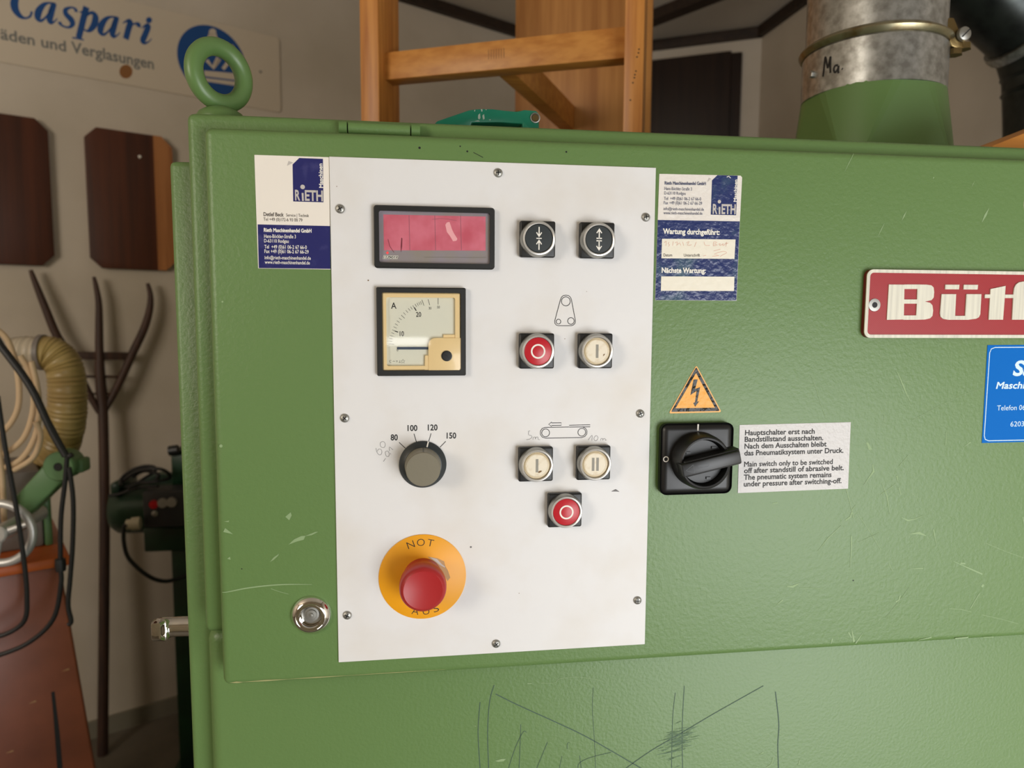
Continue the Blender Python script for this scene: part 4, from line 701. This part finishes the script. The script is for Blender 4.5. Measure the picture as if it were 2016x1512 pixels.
# ------------------------------------------------------------------ hay fork leaning on the wall
hf = thing('wooden_hay_fork', 'old dark wooden three-pronged hay fork leaning against the white wall', 'hay fork', wl(203, 1500, 300)*1)
def fo(u, v):                                            # the fork leans: nearer the wall at the top
    off = 40+max(0, (v-540))*.10; return wl(u, v, off)
def fk(x, y): return fo(*FK(x, y))
sx = [fk(740, 1180), fk(752, 1420), fo(203, 820), fo(206, 1000), fo(205, 1200), fo(203, 1400), fo(202, 1560)]
q = sx[-1]; q2 = sx[-1]+(sx[-1]-sx[-3])*.01
drop = (sx[-1]-sx[-2]).normalized(); k_ = q.z/abs(drop.z); sx.append(q+drop*(k_-12) if k_ > 20 else q)
hf.location = Vector((sx[-1].x, sx[-1].y, 0))*.001
MB().tube(sx, lambda t: 15+2*t, 14, sm=5).build('shaft', FORKW, hf)
MB().tube([fk(772, 1490), fk(752, 1300), fk(740, 1100), fk(738, 900), fk(735, 740), fk(715, 620), fk(698, 548)], lambda t: 14-9*t**2, 12, sm=5).build('prong', FORKW, hf)
MB().tube([fk(740, 1560), fk(690, 1470), fk(620, 1340), fk(520, 1140), fk(420, 980), fk(330, 760), fk(262, 590), fk(228, 498)], lambda t: 9+6*math.sin(PI*t)-3*t, 12, sm=5).build('prong', FORKW, hf)
MB().tube([fk(770, 1560), fk(830, 1450), fk(900, 1310), fk(985, 1120), fk(1070, 940), fk(1112, 800), fk(1120, 690), fk(1098, 596)], lambda t: 9+6*math.sin(PI*t)-3*t, 12, sm=5).build('prong', FORKW, hf)
def bar(a_, b_, h, th):
    d = (b_-a_).normalized(); n = WN; u = d.cross(n).normalized(); mb = MB(); mb.prism([a_+u*h-n*th, b_+u*h-n*th, b_-u*h-n*th, a_-u*h-n*th], n*th*2, 2, 2); return mb.build('cross_bar', FORKW, hf)
bar(fk(515, 1134), fk(990, 1138), 13, 6); bar(fk(612, 1290), fk(905, 1292), 4.5, 3); bar(fk(670, 1418), fk(850, 1420), 4, 3)

# ------------------------------------------------------------------ grinder on pedestal (background)
gy = 1690.0
def ga(x, y, Y=gy): return at(*GR(x, y), Y)
gp = thing('pedestal_grinder', 'dark green pedestal grinding machine with motor and black switch box by the wall', 'machine', (-690, gy+60, 0))
c0 = ga(105, 600, gy+40); c1 = ga(420, 600, gy+40); r0 = abs(ga(100, 360).z-ga(100, 850).z)/2
mb = MB().lathe([(r0*.55, -14), (r0*.8, -8), (r0*.97, 10), (r0, 40), (r0, (c1-c0).length+200)], V(c0.x+8, gy+60, ga(250, 610, gy+60).z), (1, 0, 0), 40); mb.build('motor_housing', DGREEN, gp)
mb = MB().box(ga(88, 420).x, ga(190, 420).x, gy-10, gy+140, ga(120, 480).z, ga(120, 352).z, 10, 2); mb.build('terminal_hood', DGREEN, gp)
sb = sub('switch_box', gp, ga(600, 640, gy-60), 'black switch box with a red and two grey buttons')
x0, x1 = ga(408, 600, gy-60).x, ga(860, 600, gy-60).x; z0, z1 = ga(600, 800, gy-60).z, ga(600, 440, gy-60).z
MB().box(x0, x1, gy-60, gy+30, z0, z1, 6, 2).build('box_case', SLATE, sb)
for x, y, r, M_ in ((522, 566, 36, BTNR), (610, 552, 42, BTNG), (700, 545, 42, BTNG)): MB().lathe([(r*.19846*1.75, -2), (r*.19846*1.75, 8), (0, 9)], ga(x, y, gy-60), seg=24).build('box_button', M_, sb)
mb = MB().lathe([(9, -2), (9, 4), (4, 6), (0, 6)], ga(530, 660, gy-60), seg=16); mb.build('box_screw', STEEL, sb)
mb = MB().tube([ga(250, 770, gy-80), ga(320, 765, gy-80)], 15, 16).tube([ga(300, 762, gy-80), ga(385, 755, gy-78)], 19, 16); mb.build('cable_gland', GLAND, gp)
MB().box(ga(415, 920, gy-10).x, ga(415, 920, gy-10).x+330, gy-10, gy+160, ga(600, 1040, gy-10).z, ga(600, 800, gy-10).z, 6, 2).build('bracket_plate', DGREEN, gp)
px0 = at(345, 1300, gy).x; MB().box(px0, px0+260, gy, gy+150, 18, ga(700, 1050).z+10, 5, 2).build('pedestal_column', DGREEN, gp)
MB().box(px0-22, px0+300, gy-60, gy+200, 0, 20, 5, 2).build('pedestal_foot', DGREEN, gp)
MB().box(ga(688, 200, gy+50).x, ga(688, 200, gy+50).x+160, gy+50, gy+140, ga(700, 430, gy+50).z, ga(700, 40, gy+50).z, 6, 2).build('rear_column', DGREEN, gp)
MB().tube([ga(672, 40, gy+40), ga(760, 26, gy+40)], 16, 14).build('column_knob', BLK, gp)
MB().lathe([(20, -30), (r0*1.05, -20), (r0*1.05, 20), (20, 30)], V(ga(600, 420, gy+110).x, gy+110, ga(600, 430, gy+110).z-r0*.3), (0, -1, 0), 40).build('wheel_guard', DGREEN, gp)
gc = thing('grinder_cable', 'thin black cable looping from the grinder motor to its pedestal', 'cable', ga(225, 800, gy-90))
MB().tube([ga(255, 775, gy-90), ga(222, 800, gy-92), ga(222, 950, gy-92), ga(262, 1090, gy-90), ga(370, 1210, gy-85), ga(500, 1300, gy-70), ga(620, 1332, gy-50), ga(730, 1315, gy-30), ga(850, 1270, gy-12)], 6.2, 10, sm=6).build('cable_run', BCAB, gc)
tw = thing('wire_tangle', 'tangled loops of thin dark wire lying on the grinder motor', 'wire', ga(350, 330, gy-20))
for pts in ([(190, 380), (200, 310), (300, 230), (430, 190), (520, 200), (530, 240), (440, 300), (330, 370), (230, 400)], [(70, 485), (180, 465), (280, 430), (400, 400), (560, 390)], [(210, 340), (330, 250), (480, 215), (620, 230), (680, 300), (560, 340), (400, 350)], [(300, 300), (420, 240), (560, 270), (520, 340), (380, 360), (260, 420)]):
    MB().tube([ga(x, y, gy-30+random.uniform(-25, 25)) for x, y in pts], 5, 8, sm=5).build('wire_loop', BCAB, tw)

# ------------------------------------------------------------------ machine with handwheel at the picture edge
by = 1000.0
bm_ = thing('woodworking_machine', 'old green and grey machine with silver handwheel on a brown lacquered base', 'machine', (-820, 1150, 0))
P0 = at(118, 1106, by); MM = Matrix((WDIR, -WN, V(0, 0, 1))).transposed().to_4x4(); MM.translation = V(P0.x, P0.y, 0)
def mh(u, v, d=0): return hit(u, v, P0-WN*d, WN)
def mt(u, v, d=0): return (mh(u, v, d)-P0).dot(WDIR)
def mbox(mb, t0, t1, d0, d1, z0, z1, bev=0): return mb.box(t0, t1, d0, d1, z0, z1, bev, 2, M=MM)
b_ = mh(192, 1530); s_ = mt(192, 1530)/(b_.z-P0.z); tb = s_*(0-P0.z)
mb = MB().prism([MM @ V(-420, 0, 0), MM @ V(tb, 0, 0), MM @ V(0, 0, P0.z), MM @ V(-420, 0, P0.z)], -WN*330, 6, 3, 0)
mb.stroke([mh(104, 1362, -.6), mh(108, 1400, -.6), mh(113, 1450, -.6), mh(120, 1540, -.6)], [6, 7, 9, 10], WN, 1)
for u, v in ((130, 1319), (65, 1382), (20, 1480)): mb.stroke([mh(u-8, v+3, -.6), mh(u+6, v-2, -.6)], [.5, 2.5], WN, 2)
mb.build('machine_base', [BROWN, DARK, CHIP], bm_)
mbox(MB(), -440, mt(138, 1092, -12), -14, 345, P0.z-8, P0.z+14, 5).build('base_top', ORANGE, bm_)
tz = P0.z+14
t1 = mt(84, 1000, 90); mbox(MB(), -430, t1, 90, 300, tz, mh(50, 928, 90).z, 8).build('grey_housing', GREYM, bm_)
mbox(MB(), t1+1, mt(101, 1000, 90), 90, 170, tz, mh(95, 955, 90).z, 4).build('green_column', MIDG, bm_)
e_ = at(118, 918, 985); f_ = at(30, 1010, 985); d = (e_-f_).normalized(); u_ = V(-d.z, 0, d.x)
mb = MB().prism([f_+u_*22, e_+u_*26, e_-u_*26, f_-u_*22], V(0, 40, 0), 5, 3); mb.lathe([(29, -52), (31, -46), (31, 0), (28, 4), (9, 4), (8, -10)], (e_.x, 981, e_.z), seg=40); mb.build('clamp_arm', MIDG, bm_)
MB().lathe([(8, 4.6), (0, 4.5)], (e_.x, 981, e_.z), seg=20).build('arm_bore', DARK, bm_)
MB().box(at(141, 920, 1000).x, at(163, 920, 1000).x, 1000, 1040, at(150, 932, 1000).z, at(150, 905, 1000).z, 5, 2).build('arm_lug', MIDG, bm_)
MB().tube([at(128, 922, 1005), at(150, 920, 1010)], 12, 14).build('arm_pin', MIDG, bm_)
hw = sub('handwheel', bm_, at(0, 1050, 900), 'silver cast handwheel with three spokes'); hc = at(0, 1050, 900)
mb = MB(); n1, n2 = 64, 12
mb.add([V(hc.x+(60+8.5*math.cos(2*PI*k/n2))*math.cos(2*PI*i/n1), 900+8.5*math.sin(2*PI*k/n2), hc.z+(60+8.5*math.cos(2*PI*k/n2))*math.sin(2*PI*i/n1)) for i in range(n1) for k in range(n2)], [(i*n2+k, ((i+1) % n1)*n2+k, ((i+1) % n1)*n2+(k+1) % n2, i*n2+(k+1) % n2) for i in range(n1) for k in range(n2)]).build('wheel_rim', WHEEL, hw)
for t in (.32, .32+2*PI/3, .32+4*PI/3): MB().tube([V(hc.x+14*math.cos(t), 902, hc.z+14*math.sin(t)), V(hc.x+58*math.cos(t), 901, hc.z+58*math.sin(t))], lambda q: 7-2*q, 12).build('wheel_spoke', WHEEL, hw)
MB().lathe([(17, -150), (17, 8), (14, 11), (6, 11), (5, 8), (0, 8)], (hc.x, 900, hc.z), seg=32).build('wheel_hub', WHEEL, hw)
# hose
hs = thing('suction_hose', 'yellowed corrugated suction hose bending down behind the green clamp arm', 'hose', at(130, 760, 1130))
hpth = smooth([at(u, v, Y) for u, v, Y in ((84, 694, 1130), (106, 698, 1130), (127, 724, 1130), (133, 776, 1130), (130, 830, 1140), (116, 880, 1160), (96, 930, 1200))], 14)
MB().tube(hpth, lambda t: (36+6*t)+1.6*math.sin(t*230), 28).build('corrugated_tube', HOSEM, hs)
cf = smooth([at(u, v, 1130) for u, v in ((24, 690), (50, 692), (86, 695))], 10); MB().tube(cf, lambda t: 27+7*min(t*2, 1)+1.2*math.sin(t*40), 24).build('hose_cuff', CUFF, hs)
cfp = at(84, 694, 1130); MB().lathe([(36, -6), (40, -5), (40, 5), (36, 6)], cfp, (1, 0, 0), 36).build('hose_band', GREYM, hs)
# cables
cc = thing('beige_cable', 'beige cable hanging in loose loops beside the handwheel', 'cable', at(30, 760, 980))
for pts in ([(-20, 640), (14, 668), (34, 730), (36, 800), (10, 846), (-30, 862)], [(40, 700), (60, 740), (66, 800), (48, 860), (10, 892), (-30, 900)], [(62, 712), (76, 780), (72, 850), (40, 905), (-20, 930)], [(-6, 860), (4, 940), (8, 1020), (12, 1045)], [(70, 830), (80, 860), (66, 900), (28, 925)]):
    MB().tube([at(u, v, 945+8*k) for k, (u, v) in enumerate(pts)], 5.6, 10, sm=6).build('cable_loop', BEIGE, cc)
bc = thing('black_cable', 'black cables hung over the clamp arm and falling in front of the brown base', 'cable', at(128, 900, 960))
for pts, r in (([(-20, 655), (20, 705), (62, 765), (100, 845), (130, 898)], 7), ([(-20, 640), (10, 690), (50, 748), (90, 820), (128, 890), (136, 898), (142, 894)], 5), ([(132, 900), (128, 950), (120, 1020), (119, 1110), (120, 1150), (104, 1220), (52, 1268), (-20, 1296)], 4.6), ([(136, 920), (144, 985), (143, 1070), (138, 1140), (134, 1190), (140, 1222), (135, 1230)], 4.6), ([(-5, 780), (10, 880), (32, 1000), (46, 1095), (53, 1175), (46, 1225), (0, 1252), (-40, 1246)], 4.6)):
    MB().tube([at(u, v, 880) for u, v in pts], r, 10, sm=6).build('cable_strand', BCAB, bc)
MB().lathe([(9, -12), (10, 0), (9, 12)], at(119, 1112, 880), (0, 0, 1), 16).build('cable_tie', BCAB, bc)
